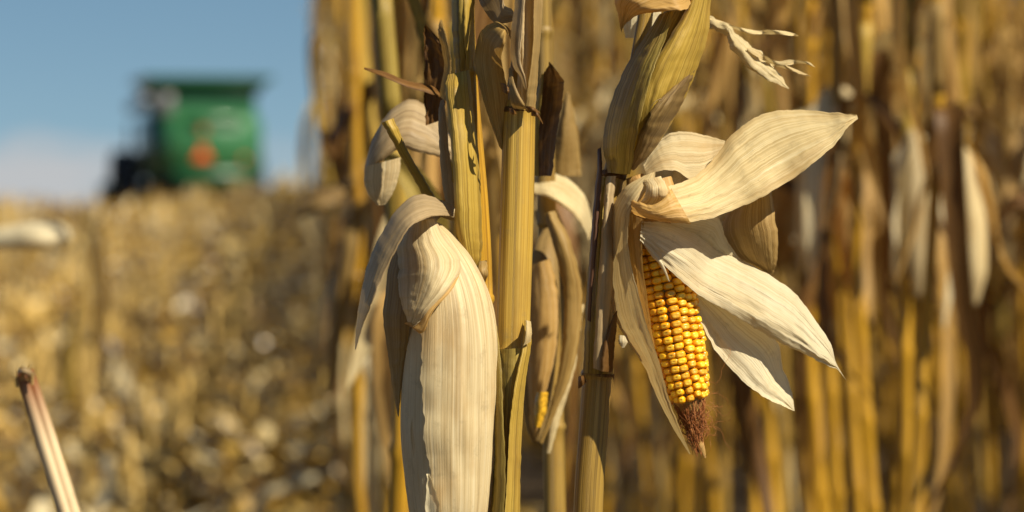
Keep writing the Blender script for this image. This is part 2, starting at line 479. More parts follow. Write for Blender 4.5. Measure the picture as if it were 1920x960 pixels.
M['kernel_soft'] = plain('yellow_kernels', (.60, .33, .02), .35, scale=300, noise_amt=.4)
def kernel_mat():
    m, N, K = new_mat('maize_kernel')
    at = N.new('ShaderNodeAttribute'); at.attribute_name = 'crown'
    ge = N.new('ShaderNodeNewGeometry'); oi = N.new('ShaderNodeObjectInfo')
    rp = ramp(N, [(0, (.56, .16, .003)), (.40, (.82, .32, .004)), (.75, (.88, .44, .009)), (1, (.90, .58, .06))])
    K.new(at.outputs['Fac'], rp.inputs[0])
    ad = N.new('ShaderNodeMath'); ad.operation = 'ADD'; K.new(ge.outputs['Random Per Island'], ad.inputs[0]); K.new(oi.outputs['Random'], ad.inputs[1])
    fr = N.new('ShaderNodeMath'); fr.operation = 'FRACT'; K.new(ad.outputs[0], fr.inputs[0])
    hs = N.new('ShaderNodeHueSaturation'); K.new(rp.outputs[0], hs.inputs['Color'])
    mv = N.new('ShaderNodeMapRange'); mv.inputs['To Min'].default_value = .74; mv.inputs['To Max'].default_value = 1.12; K.new(fr.outputs[0], mv.inputs['Value'])
    mh = N.new('ShaderNodeMapRange'); mh.inputs['To Min'].default_value = .488; mh.inputs['To Max'].default_value = .506; K.new(fr.outputs[0], mh.inputs['Value'])
    K.new(mv.outputs[0], hs.inputs['Value']); K.new(mh.outputs[0], hs.inputs['Hue'])
    pb = N.new('ShaderNodeBsdfPrincipled'); K.new(hs.outputs[0], pb.inputs['Base Color'])
    pb.inputs['Roughness'].default_value = .3; pb.inputs['Specular IOR Level'].default_value = .45
    pb.inputs['Subsurface Weight'].default_value = .25
    pb.inputs['Subsurface Radius'].default_value = (1.0, .45, .08); pb.inputs['Subsurface Scale'].default_value = .003
    o = N.new('ShaderNodeOutputMaterial'); K.new(pb.outputs[0], o.inputs[0])
    return m
M['kernel'] = kernel_mat()
M['silk'] = fibre_mat('dry_silk', (.12, .035, .010), (.30, .10, .028), (.46, .20, .06), 0, .5, 0)
M['green'] = plain('green_paint', (.032, .145, .050), .35, 0, .3)
M['green_dark'] = plain('dark_green_paint_and_shade', (.008, .07, .02), .4, 0, .2)
M['black'] = plain('black_rubber', (.018, .018, .02), .8)
M['glass'] = plain('cab_glass', (.03, .04, .05), .08)
M['grey'] = plain('grey_metal', (.16, .155, .16), .5, .2)
M['yellow'] = plain('yellow_rim_paint', (.75, .50, .03), .4)
M['red'] = plain('red_orange_reflector', (.80, .095, .012), .35)
M['amber'] = plain('amber_lamp', (.30, .12, .02), .3)

# soil
def soil_mat():
    m, N, K = new_mat('field_soil')
    tc = N.new('ShaderNodeTexCoord')
    t1 = N.new('ShaderNodeTexNoise'); t1.inputs['Scale'].default_value = 5; t1.inputs['Detail'].default_value = 8
    t2 = N.new('ShaderNodeTexVoronoi'); t2.inputs['Scale'].default_value = 22
    K.new(tc.outputs['Object'], t1.inputs[0]); K.new(tc.outputs['Object'], t2.inputs[0])
    r = ramp(N, [(.3, (.035, .022, .012)), (.5, (.075, .05, .026)), (.7, (.14, .095, .045))])
    ad = N.new('ShaderNodeMath'); ad.operation = 'MULTIPLY_ADD'; ad.inputs[1].default_value = .35; K.new(t2.outputs['Distance'], ad.inputs[0]); K.new(t1.outputs[0], ad.inputs[2])
    sb = N.new('ShaderNodeMath'); sb.operation = 'SUBTRACT'; sb.inputs[1].default_value = .12; K.new(ad.outputs[0], sb.inputs[0])
    K.new(sb.outputs[0], r.inputs[0])
    pb = N.new('ShaderNodeBsdfPrincipled'); K.new(r.outputs[0], pb.inputs['Base Color']); pb.inputs['Roughness'].default_value = .9
    bp = N.new('ShaderNodeBump'); bp.inputs['Distance'].default_value = .05; K.new(t1.outputs[0], bp.inputs['Height']); K.new(bp.outputs[0], pb.inputs['Normal'])
    o = N.new('ShaderNodeOutputMaterial'); K.new(pb.outputs[0], o.inputs[0])
    return m
M['soil'] = soil_mat()

def litter_mat():
    m, N, K = new_mat('corn_litter')
    ge = N.new('ShaderNodeNewGeometry')
    r = ramp(N, [(0, (.06, .03, .008)), (.22, (.22, .115, .022)), (.42, (.52, .31, .05)), (.66, (.68, .445, .11)), (.86, (.76, .575, .25)), (1, (.88, .78, .55))])
    K.new(ge.outputs['Random Per Island'], r.inputs[0])
    pb = N.new('ShaderNodeBsdfPrincipled'); K.new(r.outputs[0], pb.inputs['Base Color'])
    pb.inputs['Roughness'].default_value = .33
    tr = N.new('ShaderNodeBsdfTranslucent'); K.new(r.outputs[0], tr.inputs[0])
    ms = N.new('ShaderNodeMixShader'); ms.inputs[0].default_value = .2
    K.new(pb.outputs[0], ms.inputs[1]); K.new(tr.outputs[0], ms.inputs[2])
    o = N.new('ShaderNodeOutputMaterial'); K.new(ms.outputs[0], o.inputs[0])
    return m
M['litter'] = litter_mat()

# ------------------------------------------------------------------ the ground
xs = np.unique(np.concatenate([np.linspace(-2500, -40, 14), np.linspace(-40, 40, 60), np.linspace(40, 2500, 14)]))
ys = np.unique(np.concatenate([np.linspace(-60, 0, 6), np.linspace(0, 90, 130), np.linspace(90, 400, 20), np.linspace(400, 3000, 16)]))
gx, gy = np.meshgrid(xs, ys)
gz = terrain(gx, gy)
bump_ = np.array([[nz(a * .9, b * .9) * .03 if abs(a) < 40 and b < 90 else 0 for a in xs] for b in ys])
gp = np.stack([gx, gy, gz + bump_], -1)
tag(MB().grid(gp, gp[..., :2]).build('ground', M['soil']), 'brown field soil under the stubble and the corn', None, None, 'structure')

# ------------------------------------------------------------------ rows of corn
ROW = 0.75
def row_x(k, y):
    return 0.02 + ROW * k - 0.068 * (y - 2.1)

# ------------------------------------------------------------------ chopped litter on the harvested ground
def litter(n):
    y = 5.5 + 60 * rng.random(n) ** 1.5
    lo = -0.27 * y - 1.8; hi = row_x(0, y) + .5
    x = lo + (hi - lo) * rng.random(n)
    z = terrain(x, y) + .01 + .11 * rng.random(n) ** 2
    ln = .05 + .20 * rng.random(n) ** 2; wd = .014 + .05 * rng.random(n) ** 1.5
    big = rng.random(n) < .04
    ln[big] *= 1.6; wd[big] *= 2
    az = rng.random(n) * 6.283; el = rng.normal(0, .45, n); ro = rng.normal(0, .7, n)
    a = np.stack([np.cos(az) * np.cos(el), np.sin(az) * np.cos(el), np.sin(el)], -1)
    s = np.stack([-np.sin(az), np.cos(az), np.zeros(n)], -1)
    nrm = np.cross(a, s)
    b = s * np.cos(ro)[:, None] + nrm * np.sin(ro)[:, None]
    up = np.cross(a, b)
    c = np.stack([x, y, z + np.abs(np.sin(el)) * ln * .4], -1)
    V = np.zeros((n, 6, 3))
    for i, t in enumerate((-.5, 0, .5)):
        arch = (1 - (2 * t) ** 2) * (ln * .16 * rng.normal(.4, 1, n))
        m_ = c + a * (t * ln)[:, None] + up * arch[:, None]
        wv = wd * (1 if t == 0 else .7)
        V[:, i * 2] = m_ - b * (wv / 2)[:, None]
        V[:, i * 2 + 1] = m_ + b * (wv / 2)[:, None]
    base = np.arange(n)[:, None] * 6
    F = np.concatenate([base + np.array([[0, 1, 3, 2]]), base + np.array([[2, 3, 5, 4]])], 0)
    me = bpy.data.meshes.new('corn_residue')
    me.from_pydata(V.reshape(-1, 3).tolist(), [], F.tolist())
    me.materials.append(M['litter'])
    o = bpy.data.objects.new('corn_residue', me); COL.objects.link(o)
    return tag(o, 'chopped dry leaves and husks littering the harvested ground', 'residue', None, 'stuff')
litter(27000)

# ------------------------------------------------------------------ generic plants for the rows behind
LOD = False
def ribbon(path, width, az, fold=.25, twist=0.0, tw0=0.0, seed=0, ncol=5, mb=None, mi=0, n=14, wob=.006):
    if LOD: n, ncol = max(6, n // 2), 3
    p = cr(path, n)
    T = np.gradient(p, axis=0); T /= np.linalg.norm(T, axis=1)[:, None] + 1e-9
    side0 = np.array([-math.sin(az), math.cos(az), 0.0])
    al = np.concatenate([[0], np.cumsum(np.linalg.norm(np.diff(p, axis=0), axis=1))])
    pts = np.zeros((n, ncol, 3)); uv = np.zeros((n, ncol, 2))
    for i in range(n):
        t = i / (n - 1)
        s = side0 - T[i] * side0.dot(T[i]); s /= np.linalg.norm(s) + 1e-9
        nn = np.cross(T[i], s)
        a = tw0 + twist * t + .5 * nz(t * 3, seed * 2.1)
        s2 = s * math.cos(a) + nn * math.sin(a); n2 = np.cross(T[i], s2)
        w = width * min(1, .35 + t * 4) * (max(0.0, 1 - t ** 3.2) * .97 + .03)
        for j in range(ncol):
            q = 2 * j / (ncol - 1) - 1
            pts[i, j] = p[i] + s2 * q * w / 2 + n2 * (fold * abs(q) * w / 2 + wob * nz(q * 1.5 + seed, t * 6, seed) )
            uv[i, j] = ((q + 1) / 2 * width + seed, al[i] + seed)
    mb = mb or MB()
    return mb.grid(pts, uv, mi=mi)

DEEP = False
def plant_parts(seed, tight=False):
    """list of (name, builder, material, [sub-parts]) of one dried corn plant standing at the origin"""
    rd = random.Random(seed)
    out = []
    H = rd.uniform(2.15, 2.45)
    lean = (rd.uniform(-.05, .05), rd.uniform(-.05, .05))
    zs = []
    z = 0.0
    while z < H:
        zs.append(z); z += rd.uniform(.13, .19) if z > .3 else .1
    def axis(z):
        return np.array([lean[0] * z + .012 * math.sin(z * 5 + seed), lean[1] * z + .012 * math.cos(z * 4 + seed), z])
    def rad(z):
        return .0125 * (1 - .62 * (z / H) ** 1.3)
    c, r = [], []
    for a, b in zip(zs[:-1], zs[1:]):
        for t, k in ((0, 1.28), (.07, .98), (.5, .95), (.93, 1.0)):
            zz = a + (b - a) * t; c.append(axis(zz)); r.append(rad(zz) * k)
    c.append(axis(zs[-1])); r.append(rad(zs[-1]))
    tb = Tube.__new__(Tube); tb.set(np.array(c), np.array(r), 'world')
    out.append(('stalk', tb.mesh(ns=10, groove=.03, kg=3, seed=seed), rd.choice(['stalk', 'stalk', 'stalk_olive']), []))
    az = rd.uniform(0, 6.28)
    ear_i = min(range(len(zs)), key=lambda i: abs(zs[i] - rd.uniform(1.0, 1.2)))
    for i in range(4, len(zs) - 1):
        az += math.pi + rd.uniform(-.5, .5)
        zz = zs[i]
        if zz < .9 and rd.random() < (.6 if DEEP and not tight else .9):
            continue
        if rd.random() < ((.08 if zz < 1.5 else .3) if DEEP and not tight else (.2 if zz < 1.5 else .5)):
            continue
        o = axis(zz); d = np.array([math.cos(az), math.sin(az), 0])
        reach = rd.uniform(.03, .09) if tight else rd.uniform(.05, .2)
        L = rd.uniform(.28, .6)
        jit = lambda s: np.array([rd.uniform(-s, s), rd.uniform(-s, s), rd.uniform(-s, s) * .5])
        if rd.random() < .22:                    # broken blade standing up
            L2 = rd.uniform(.12, .28)
            path = [o, o + d * .02 + [0, 0, L2 * .4], o + d * reach * .5 + [0, 0, L2 * .8], o + d * reach + [0, 0, L2]]
        else:
            path = [o + d * .006, o + d * .018 + [0, 0, .06], o + d * (.02 + reach * .55) + [0, 0, .115], o + d * reach + [0, 0, .05] + jit(.01),
                    o + d * reach * .95 + [0, 0, -L * .3] + jit(.03), o + d * reach * .8 + [0, 0, -L * .65] + jit(.04), o + d * reach * .75 + [0, 0, -L] + jit(.05)]
        mat = rd.choice(['leaf', 'husk', 'husk_yellow', 'leaf_brown', 'leaf_brown', 'leaf'] if zz < 1.35 else ['leaf', 'husk_yellow', 'leaf', 'husk', 'sheath', 'husk_yellow'])  # browner below, paler above: canopy shade and sun put into the leaf colours
        if DEEP and zz < .95: mat = rd.choice(['leaf_brown', 'leaf_brown', 'olive'])  # low leaves of deep plants darker still, painting shade into the gaps
        out.append(('leaf', ribbon(path, rd.uniform(.018, .045), az, rd.uniform(.1, .6), rd.uniform(-1.8, 1.8), rd.uniform(-.4, .4), seed + i * 1.3), mat, []))
        # clasping sheath over the internode above the node
        if rd.random() < (.6 if zz > .9 else .2) and i + 1 < len(zs):
            sc, sr = [], []
            for t in np.linspace(0.02, .85, 6):
                q = zz + (zs[i + 1] - zz) * t; sc.append(axis(q)); sr.append(rad(q) * (1.22 + .12 * t))
            st = Tube.__new__(Tube); st.set(np.array(sc), np.array(sr), 'world')
            out.append(('leaf_sheath', st.mesh(ns=10, groove=.05, kg=2, seed=seed + i), rd.choice(['sheath', 'leaf', 'sheath_olive', 'husk_yellow']), []))
    # hanging ear
    o = axis(zs[ear_i]); a = rd.uniform(0, 6.28); d = np.array([math.cos(a), math.sin(a), 0])
    L = rd.uniform(.2, .26); tilt = rd.uniform(.05, .35)
    dn = np.array([d[0] * tilt, d[1] * tilt, -1.0]); dn /= np.linalg.norm(dn)
    s0 = o + d * .03 + np.array([0, 0, .05])
    c = [o, o + d * .015 + [0, 0, .04], s0 + d * .012]
    r = [.007, .008, .012]
    for t, k in ((.1, .018), (.25, .026), (.45, .029), (.65, .027), (.82, .021), (.95, .012), (1.04, .004)):
        c.append(s0 + d * .022 + dn * L * t); r.append(k * rd.uniform(.95, 1.08))
    q = cr(np.hstack([np.array(c), np.array(r)[:, None]]), 26)
    tb = Tube.__new__(Tube); tb.set(q[:, :3], q[:, 3], 'world')
    subs = []
    for k in range(rd.choice([1, 2, 3])):
        b = a + rd.uniform(-1.6, 1.6); e = np.array([math.cos(b), math.sin(b), 0])
        pth = [s0 + d * .02 + e * .012, s0 + d * .02 + e * .03 + dn * L * .3, s0 + d * .02 + e * rd.uniform(.03, .05) + dn * L * .7, s0 + d * .02 + e * rd.uniform(.03, .09) + dn * L * rd.uniform(.95, 1.25)]
        subs.append(('husk_leaf', ribbon(pth, rd.uniform(.03, .05), b, .35, rd.uniform(-.6, .6), 0, seed + k * 7), rd.choice(['husk', 'husk_white', 'husk_yellow'])))
    out.append(('ear', tb.mesh(ns=14, groove=.03, kg=4, lump=.06, seed=seed), rd.choice(['husk', 'husk', 'husk_cream', 'husk_yellow', 'leaf']), subs))
    # tassel
    tm = MB(); top = axis(H)
    for k in range(7):
        b = rd.uniform(0, 6.28); e = np.array([math.cos(b), math.sin(b), 0]); sp = rd.uniform(.02, .14) if k else 0
        ribbon([axis(zs[-1]), top + e * sp * .3 + [0, 0, .05], top + e * sp * .8 + [0, 0, .13], top + e * sp * 1.2 + [0, 0, rd.uniform(.15, .24)]], .009, b, .5, 2, 0, k, 3, tm, n=8)
    out.append(('tassel', tm, 'leaf', []))
    return out

PROTO = []          # [(root, children tree)] with parts
def make_proto(seed, tight, dark=False):
    root = bpy.data.objects.new('corn_plant', None); COL.objects.link(root)
    root.empty_display_size = .05
    root['category'] = 'corn plant'
    tree = []
    for name, mb, mat, subs in plant_parts(seed, tight):
        if dark and name == 'ear': continue
        if dark and name in ('leaf', 'leaf_sheath'): mat = ('olive', 'sheath_olive', 'leaf_brown', 'sheath')[len(tree) % 4]
        o = mb.build(name, M[mat], root)
        tree.append((o, [sb.build(n2, M[m2], o) for n2, sb, m2 in subs]))
    return root, tree

def copy_plant(pr, loc, rz, s, label, group, min_px=None):
    root, tree = pr
    r_ = root.copy(); COL.objects.link(r_)
    r_.location = loc; r_.rotation_euler = (0, 0, rz); r_.scale = (s, s, s)
    r_['label'] = label; r_['group'] = group
    W = Matrix.Translation(loc) @ Matrix.Rotation(rz, 4, 'Z')
    for o, subs in tree:
        if min_px is not None and o.name.split('.')[0] in ('leaf', 'ear'):
            q = [W @ v.co for v in o.data.vertices] + [W @ v.co for e in subs for v in e.data.vertices]
            if min(960 + FPX * v.x / v.y for v in q) < min_px: continue      # blades torn off along the cut edge
        c = o.copy(); COL.objects.link(c); c.parent = r_
        for q in subs:
            e = q.copy(); COL.objects.link(e); e.parent = c
    return r_

def remove_proto(pr):
    root, tree = pr
    for o, subs in tree:
        for q in subs: bpy.data.objects.remove(q)
        bpy.data.objects.remove(o)
    bpy.data.objects.remove(root)

MATKEYS = list(dict.fromkeys(['stalk', 'stalk_olive', 'leaf', 'husk_yellow', 'leaf_grey', 'leaf_brown', 'olive', 'sheath', 'sheath_olive', 'husk', 'husk_white', 'husk_cream']))
def plant_single(seed, tight):
    """same plant as one mesh, for those too far and blurred to show their parts"""
    mb = MB()
    for name, b, mat, subs in plant_parts(seed, tight):
        for bb, mm in [(b, mat)] + [(q[1], q[2]) for q in subs]:
            base = mb.n
            mb.v.extend(bb.v); mb.n += bb.n
            mb.f.extend([[base + k for k in f] for f in bb.f]); mb.uv.extend(bb.uv)
            mb.mi.extend([MATKEYS.index(mm)] * len(bb.f))
    return mb

near_protos = [make_proto(100 + i, False) for i in range(7)]
edge_protos = [make_proto(200 + i, True) for i in range(5)]
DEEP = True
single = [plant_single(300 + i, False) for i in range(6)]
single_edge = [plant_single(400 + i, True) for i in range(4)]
single_me = []
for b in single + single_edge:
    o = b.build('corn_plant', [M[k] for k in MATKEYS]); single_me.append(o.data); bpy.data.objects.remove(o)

LOD = True
low_me = []
for b in [plant_single(320 + i, False) for i in range(5)] + [plant_single(420 + i, True) for i in range(3)]:
    o = b.build('standing_corn', [M[k] for k in MATKEYS]); low_me.append(o.data); bpy.data.objects.remove(o)
LOD = False

spots, shade = [], []
rr = random.Random(21)
for k in range(0, 26):
    y = 3.5 if k == 0 else (4.25 if k == 1 else 5.2)
    y += rr.uniform(0, .15)
    while y < 75:
        x = row_x(k, y) + rr.gauss(0, .025)
        px = 960 + FPX * x / y
        if px < 2010 + 250 / y and (y < 34 or k < 4):
            spots.append((math.hypot(x, y), x, y, k))
        elif y < 30 and x < 1040 / FPX * y + 3.0:
            shade.append((x, y, float(terrain(x, y)), rr.uniform(0, 6.28), rr.uniform(.93, 1.07), k))   # the crop goes on beyond the frame
        y += rr.uniform(.13, .21) if k == 0 else rr.uniform(.105, .175)
spots.sort()
N_IND = 285
far = []
n_parts = 0
for i, (dd, x, y, k) in enumerate(spots):
    z = float(terrain(x, y))
    rz = rr.uniform(0, 6.28); s = rr.uniform(.93, 1.07)
    if i < N_IND:
        if y < 8.5:
            pr = rr.choice(edge_protos + near_protos if k == 0 else near_protos)
            if k == 0:
                lab, grp = 'blurred dry corn plant in the edge row just behind the sharp front stalks', 'blurred corn plants along the edge row'
            else:
                lab, grp = 'blurred dry corn plant with hanging ear in the rows right of the opened ear', 'blurred corn plants in the near rows'
            copy_plant(pr, (x, y, z - .01), rz, s, lab, grp, (605 if y < 4.6 else 560) if k == 0 else None)
        else:
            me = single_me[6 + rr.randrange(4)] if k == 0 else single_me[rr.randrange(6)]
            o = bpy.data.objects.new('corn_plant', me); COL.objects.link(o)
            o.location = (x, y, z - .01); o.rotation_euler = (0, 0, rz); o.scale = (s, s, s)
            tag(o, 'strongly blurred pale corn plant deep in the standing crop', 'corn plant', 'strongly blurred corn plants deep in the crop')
    else:
        far.append((x, y, z, rz, s, k))
for p_ in near_protos + edge_protos:
    remove_proto(p_)

# the rest of the standing crop: one mass
def corn_mass():
    base = []
    for me in low_me:
        nv = len(me.vertices); co = np.zeros(nv * 3); me.vertices.foreach_get('co', co)
        base.append((co.reshape(-1, 3), [tuple(p.vertices) for p in me.polygons], [p.material_index for p in me.polygons]))
    V, F, MI, n = [], [], [], 0
    for x, y, z, rz, s, k in far[:1500] + shade:
        co, fs, mi = base[5 + rr.randrange(3)] if k == 0 else base[rr.randrange(5)]
        c, q = math.cos(rz), math.sin(rz)
        w = co * s
        V.append(np.stack([w[:, 0] * c - w[:, 1] * q + x, w[:, 0] * q + w[:, 1] * c + y, w[:, 2] + z], -1))
        F.extend([[n + a for a in f] for f in fs]); MI.extend(mi); n += len(co)
    me = bpy.data.meshes.new('standing_corn')
    me.from_pydata(np.vstack(V).tolist(), [], F)
    for k in MATKEYS: me.materials.append(M[k])
    me.polygons.foreach_set('material_index', MI)
    me.uv_layers.new(name='UVMap')
    uv = np.random.default_rng(3).random(len(me.loops) * 2).astype(np.float32)
    me.uv_layers[0].data.foreach_set('uv', uv)
    o = bpy.data.objects.new('standing_corn', me); COL.objects.link(o)
    tag(o, 'far mass of standing dry corn beyond the nearer rows', 'corn', None, 'stuff')
if far:
    corn_mass()
print('spots', len(spots), 'far', len(far), 'shade', len(shade))

# ------------------------------------------------------------------ stubble
def stub_mesh(seed):
    rd = random.Random(seed)
    h = rd.uniform(.14, .42)
    lx, ly = rd.uniform(-.12, .12) * h, rd.uniform(-.12, .12) * h
    q = cr([(0, 0, -.02, .0145), (lx * .3, ly * .3, h * .3, .0125), (lx * .6, ly * .6, h * .6, .0125), (lx, ly, h, .011)], 8)
    tb = Tube.__new__(Tube); tb.set(q[:, :3], q[:, 3], 'world')
    mb = tb.mesh(ns=8, groove=.04, kg=2, seed=seed)
    a = rd.uniform(0, 6.28); d = np.array([math.cos(a), math.sin(a), 0])
    ribbon([np.array([lx, ly, h * .5]), np.array([lx, ly, h * .8]) + d * .03, np.array([lx, ly, h * .6]) + d * .09, np.array([lx, ly, h * .2]) + d * .11], .03, a, .3, 1, 0, seed, mb=mb, n=8)
    return mb
stub_me = []
for i in range(6):
    o = stub_mesh(500 + i).build('stubble_stalk', M['stub_field']); stub_me.append(o.data); bpy.data.objects.remove(o)
stub_far = []
cnt = 0
for k in range(1, 14):
    y = 8.6 + rr.uniform(0, .3)
    while y < 55:
        x = row_x(-k, y) + rr.gauss(0, .03)
        px = 960 + FPX * x / y
        if -420 < px < 720:
            if y < 24:
                o = bpy.data.objects.new('stubble_stalk', stub_me[rr.randrange(6)]); COL.objects.link(o)
                o.location = (x, y, float(terrain(x, y))); o.rotation_euler = (0, 0, rr.uniform(0, 6.28)); s = rr.uniform(.8, 1.25); o.scale = (1.1, 1.1, s)
                tag(o, 'short cut corn stalk standing in the littered harvested field', 'stubble stalk', 'cut stalks in the harvested field')
                cnt += 1
            else:
                stub_far.append((x, y))
        y += rr.uniform(.25, .6)
V, F, n = [], [], 0
for x, y in stub_far:
    me = stub_me[rr.randrange(6)]
    co = np.zeros(len(me.vertices) * 3); me.vertices.foreach_get('co', co); co = co.reshape(-1, 3) * [1.3, 1.3, rr.uniform(.8, 1.3)]
    V.append(co + [x, y, float(terrain(x, y))]); F.extend([[n + a for a in p.vertices] for p in me.polygons]); n += len(co)
me = bpy.data.meshes.new('far_stubble'); me.from_pydata(np.vstack(V).tolist(), [], F); me.materials.append(M['litter'])
o = bpy.data.objects.new('far_stubble', me); COL.objects.link(o)
tag(o, 'far pale stubble along the crest of the harvested field', 'stubble', None, 'stuff')
print('stubs', cnt, len(stub_far))

# ------------------------------------------------------------------ combine harvester
def combine():
    D = 75.0
    x0, y0 = (392 - 960) / FPX * D, D
    z0 = float(terrain(x0, y0))
    root = empty('combine_harvester', (x0, y0, z0), 'green combine harvester seen from behind at the edge of the standing corn', 'combine harvester', rz=R(13))
    lift = -0.0
    b = lambda: MB()
    # local frame: +y forward (away from the camera), rear at y=0
    body = b().box((0, 2.6, 2.05), (2.75, 5.0, 1.75), bev=.14); body.build('body', M['green'], root)
    hood = b().box((0, -.18, 2.15), (2.45, .62, 1.5), bev=.2); h = hood.build('rear_hood', M['green'], root)
    gl = b().box((0, -.51, 2.72), (1.5, .04, .28), bev=.02); gl.build('vent_panel', M['green_dark'], h)
    dk = b().box((0, 3.0, 1.0), (2.3, 4.4, .5), bev=.08); dk.box((0, .2, 1.15), (2.2, 1.0, .5), bev=.1)
    dk.build('chassis', M['black'], root)
    tk = MB()                                               # flared grain tank
    z1, z2 = 2.93, 3.86
    lo = [(-1.30, .4), (1.30, .4), (1.30, 3.6), (-1.30, 3.6)]; hi = [(-1.66, -.05), (1.66, -.05), (1.66, 4.0), (-1.66, 4.0)]
    zz = 3.45
    vs = [(x, y, z1) for x, y in lo] + [(x, y, zz) for x, y in lo] + [(x, y, z2) for x, y in hi] + [(x * .96, y * .985 + .03, z2 - .02) for x, y in hi] + [(x * .95, y, zz + .02) for x, y in lo]
    fs = [[3, 2, 1, 0]] + [[a * 4 + k, a * 4 + (k + 1) % 4, (a + 1) * 4 + (k + 1) % 4, (a + 1) * 4 + k] for a in range(4) for k in range(4)] + [[16, 17, 18, 19]]
    t = tk.poly(vs, fs).build('grain_tank', M['green'], root, smooth=False)
    rm = MB()
    for a in range(4):
        p, q = Vector((*hi[a], z2)), Vector((*hi[(a + 1) % 4], z2)); m_ = (p + q) / 2; L = (q - p).length
        rm.box(m_[:], (L if a % 2 == 0 else .10, .10 if a % 2 == 0 else L - .11, .12))
    rm.build('tank_rim', M['green_dark'], t, smooth=False)
    sd = b().box((-1.42, 2.2, 2.1), (.08, 3.6, 1.4), bev=.03); sd.build('side_panel', M['green_dark'], root)  # left flank's shade painted in as a darker green
    sd = b().box((1.42, 2.2, 2.1), (.08, 3.6, 1.4), bev=.03); sd.build('side_panel', M['green'], root)
    c = b().box((0, 6.0, 2.75), (1.9, 1.7, 1.7), bev=.12); cab = c.build('cab', M['green'], root)
    b().box((0, 6.88, 2.75), (1.6, .05, 1.3), bev=.02).build('windscreen', M['glass'], cab)
    b().box((-.97, 6.0, 2.85), (.05, 1.3, 1.1), bev=.02).build('side_window', M['glass'], cab)
    b().box((.97, 6.0, 2.85), (.05, 1.3, 1.1), bev=.02).build('side_window', M['glass'], cab)
    b().box((0, 6.0, 3.66), (2.05, 1.95, .14), bev=.05).build('cab_roof', M['green'], cab)
    b().box((-1.12, -.1, 3.15), (.34, .4, .6), bev=.05).build('engine_screen', M['grey'], root)
    def wheel(x, y, r_, w):
        n = 40
        prof = [(.55, -w / 2), (.88, -w / 2), (.98, -w * .42), (1, -w * .2), (1, w * .2), (.98, w * .42), (.88, w / 2), (.55, w / 2)]
        pts = np.zeros((len(prof) + 1, n, 3))
        for i in range(len(prof) + 1):
            k, s = prof[i % len(prof)]
            for j in range(n):
                lug = 1.035 if (j % 2 and k >= .98) else 1
                an = 6.283 * j / n
                pts[i, j] = (x + s, y + r_ * k * lug * math.cos(an), r_ + r_ * k * lug * math.sin(an))
        w_ = MB().grid(pts, pts[..., :2], close=True).build('wheel', M['black'], root)
        pr2 = [(.05, -w * .2), (.5, -w * .25), (.56, -w * .46), (.56, w * .46), (.5, w * .25), (.05, w * .2)]
        pts = np.zeros((len(pr2) + 1, n, 3))
        for i in range(len(pr2) + 1):
            k, s = pr2[i % len(pr2)]
            for j in range(n):
                an = 6.283 * j / n
                pts[i, j] = (x + s, y + r_ * k * math.cos(an), r_ + r_ * k * math.sin(an))
        MB().grid(pts, pts[..., :2], close=True).build('rim', M['yellow'], w_)
    wheel(-1.72, 5.2, 1.0, .78); wheel(1.72, 5.2, 1.0, .78)
    wheel(-1.25, .9, .68, .5); wheel(1.25, .9, .68, .5)
    # ladder and platform rails at the left
    ld = MB()
    for k in range(6): ld.box((-1.75, 3.4, .9 + k * .32), (.08, .5, .05))
    for s in (-.26, .26): ld.box((-1.75, 3.4 + s, 1.75), (.06, .05, 2.0))
    ld.build('ladder', M['grey'], root, smooth=False)
    b().box((-1.62, 4.6, 1.7), (.12, 1.2, .5), bev=.03).build('wheel_guard', M['grey'], root)
    # chopper and lights at the rear
    ch = b().box((0, -.35, 1.25), (2.0, .7, .45), bev=.12); ch.build('straw_chopper', M['green_dark'], root)
    tri = []
    for i, s in enumerate((.29, .22)):
        y = -.53 - .012 * i
        vs = [(-.22 + s * math.cos(a), yy, 1.83 + s * math.sin(a)) for yy in (y, y - .01) for a in (math.pi / 2 + .0, math.pi / 2 + 2.094, math.pi / 2 + 4.189)]
        tri.append(MB().poly(vs, [[0, 1, 2], [5, 4, 3], [0, 3, 4, 1], [1, 4, 5, 2], [2, 5, 3, 0]]).build('slow_vehicle_sign' if i == 0 else 'sign_centre', M['red'], root if i == 0 else tri[0], smooth=False))
    def lamp(x, z, r_, m_):
        n = 20
        pts = np.array([[(x + k * r_ * math.cos(6.283 * j / n), -.50 - s, z + k * r_ * math.sin(6.283 * j / n)) for j in range(n)] for k, s in ((1, 0), (1, .05), (.7, .08), (.02, .09))])
        MB().grid(pts, pts[..., :2], close=True).build('tail_lamp', m_, root)
    lamp(-.22, 2.45, .13, M['amber']); lamp(.86, 1.72, .07, M['red'])
    # unloading auger folded back along the left, exhaust, corn header in front
    q = cr([(-1.62, 4.2, 3.2, .17), (-1.62, 2.5, 3.22, .17), (-1.62, .2, 3.25, .17)], 8)
    tb = Tube.__new__(Tube); tb.c = q[:, :3]; tb.r = q[:, 3]; tb.sq = 1.0
    tb.T = np.tile([0, -1.0, 0], (8, 1)); tb.F = np.tile([0, 0, 1.0], (8, 1)); tb.S = np.tile([1.0, 0, 0], (8, 1)); tb.al = np.linspace(0, 4, 8)
    tb.mesh(ns=14).build('unloading_auger', M['grey'], root)
    b().box((.9, 1.0, 3.3), (.16, .16, .9), bev=.05).build('exhaust', M['black'], root)
    hd = b().box((0, 7.9, .75), (4.4, .9, .7), bev=.1)
    for k in range(7):
        hd.box((-2.0 + .667 * k, 8.9, .5), (.3, 1.6, .4), taper=.5)
    hd.build('corn_header', M['green_dark'], root)
    b().box((0, 7.0, 1.1), (1.3, 1.4, .7), bev=.08).build('feeder_house', M['green_dark'], root)
combine()

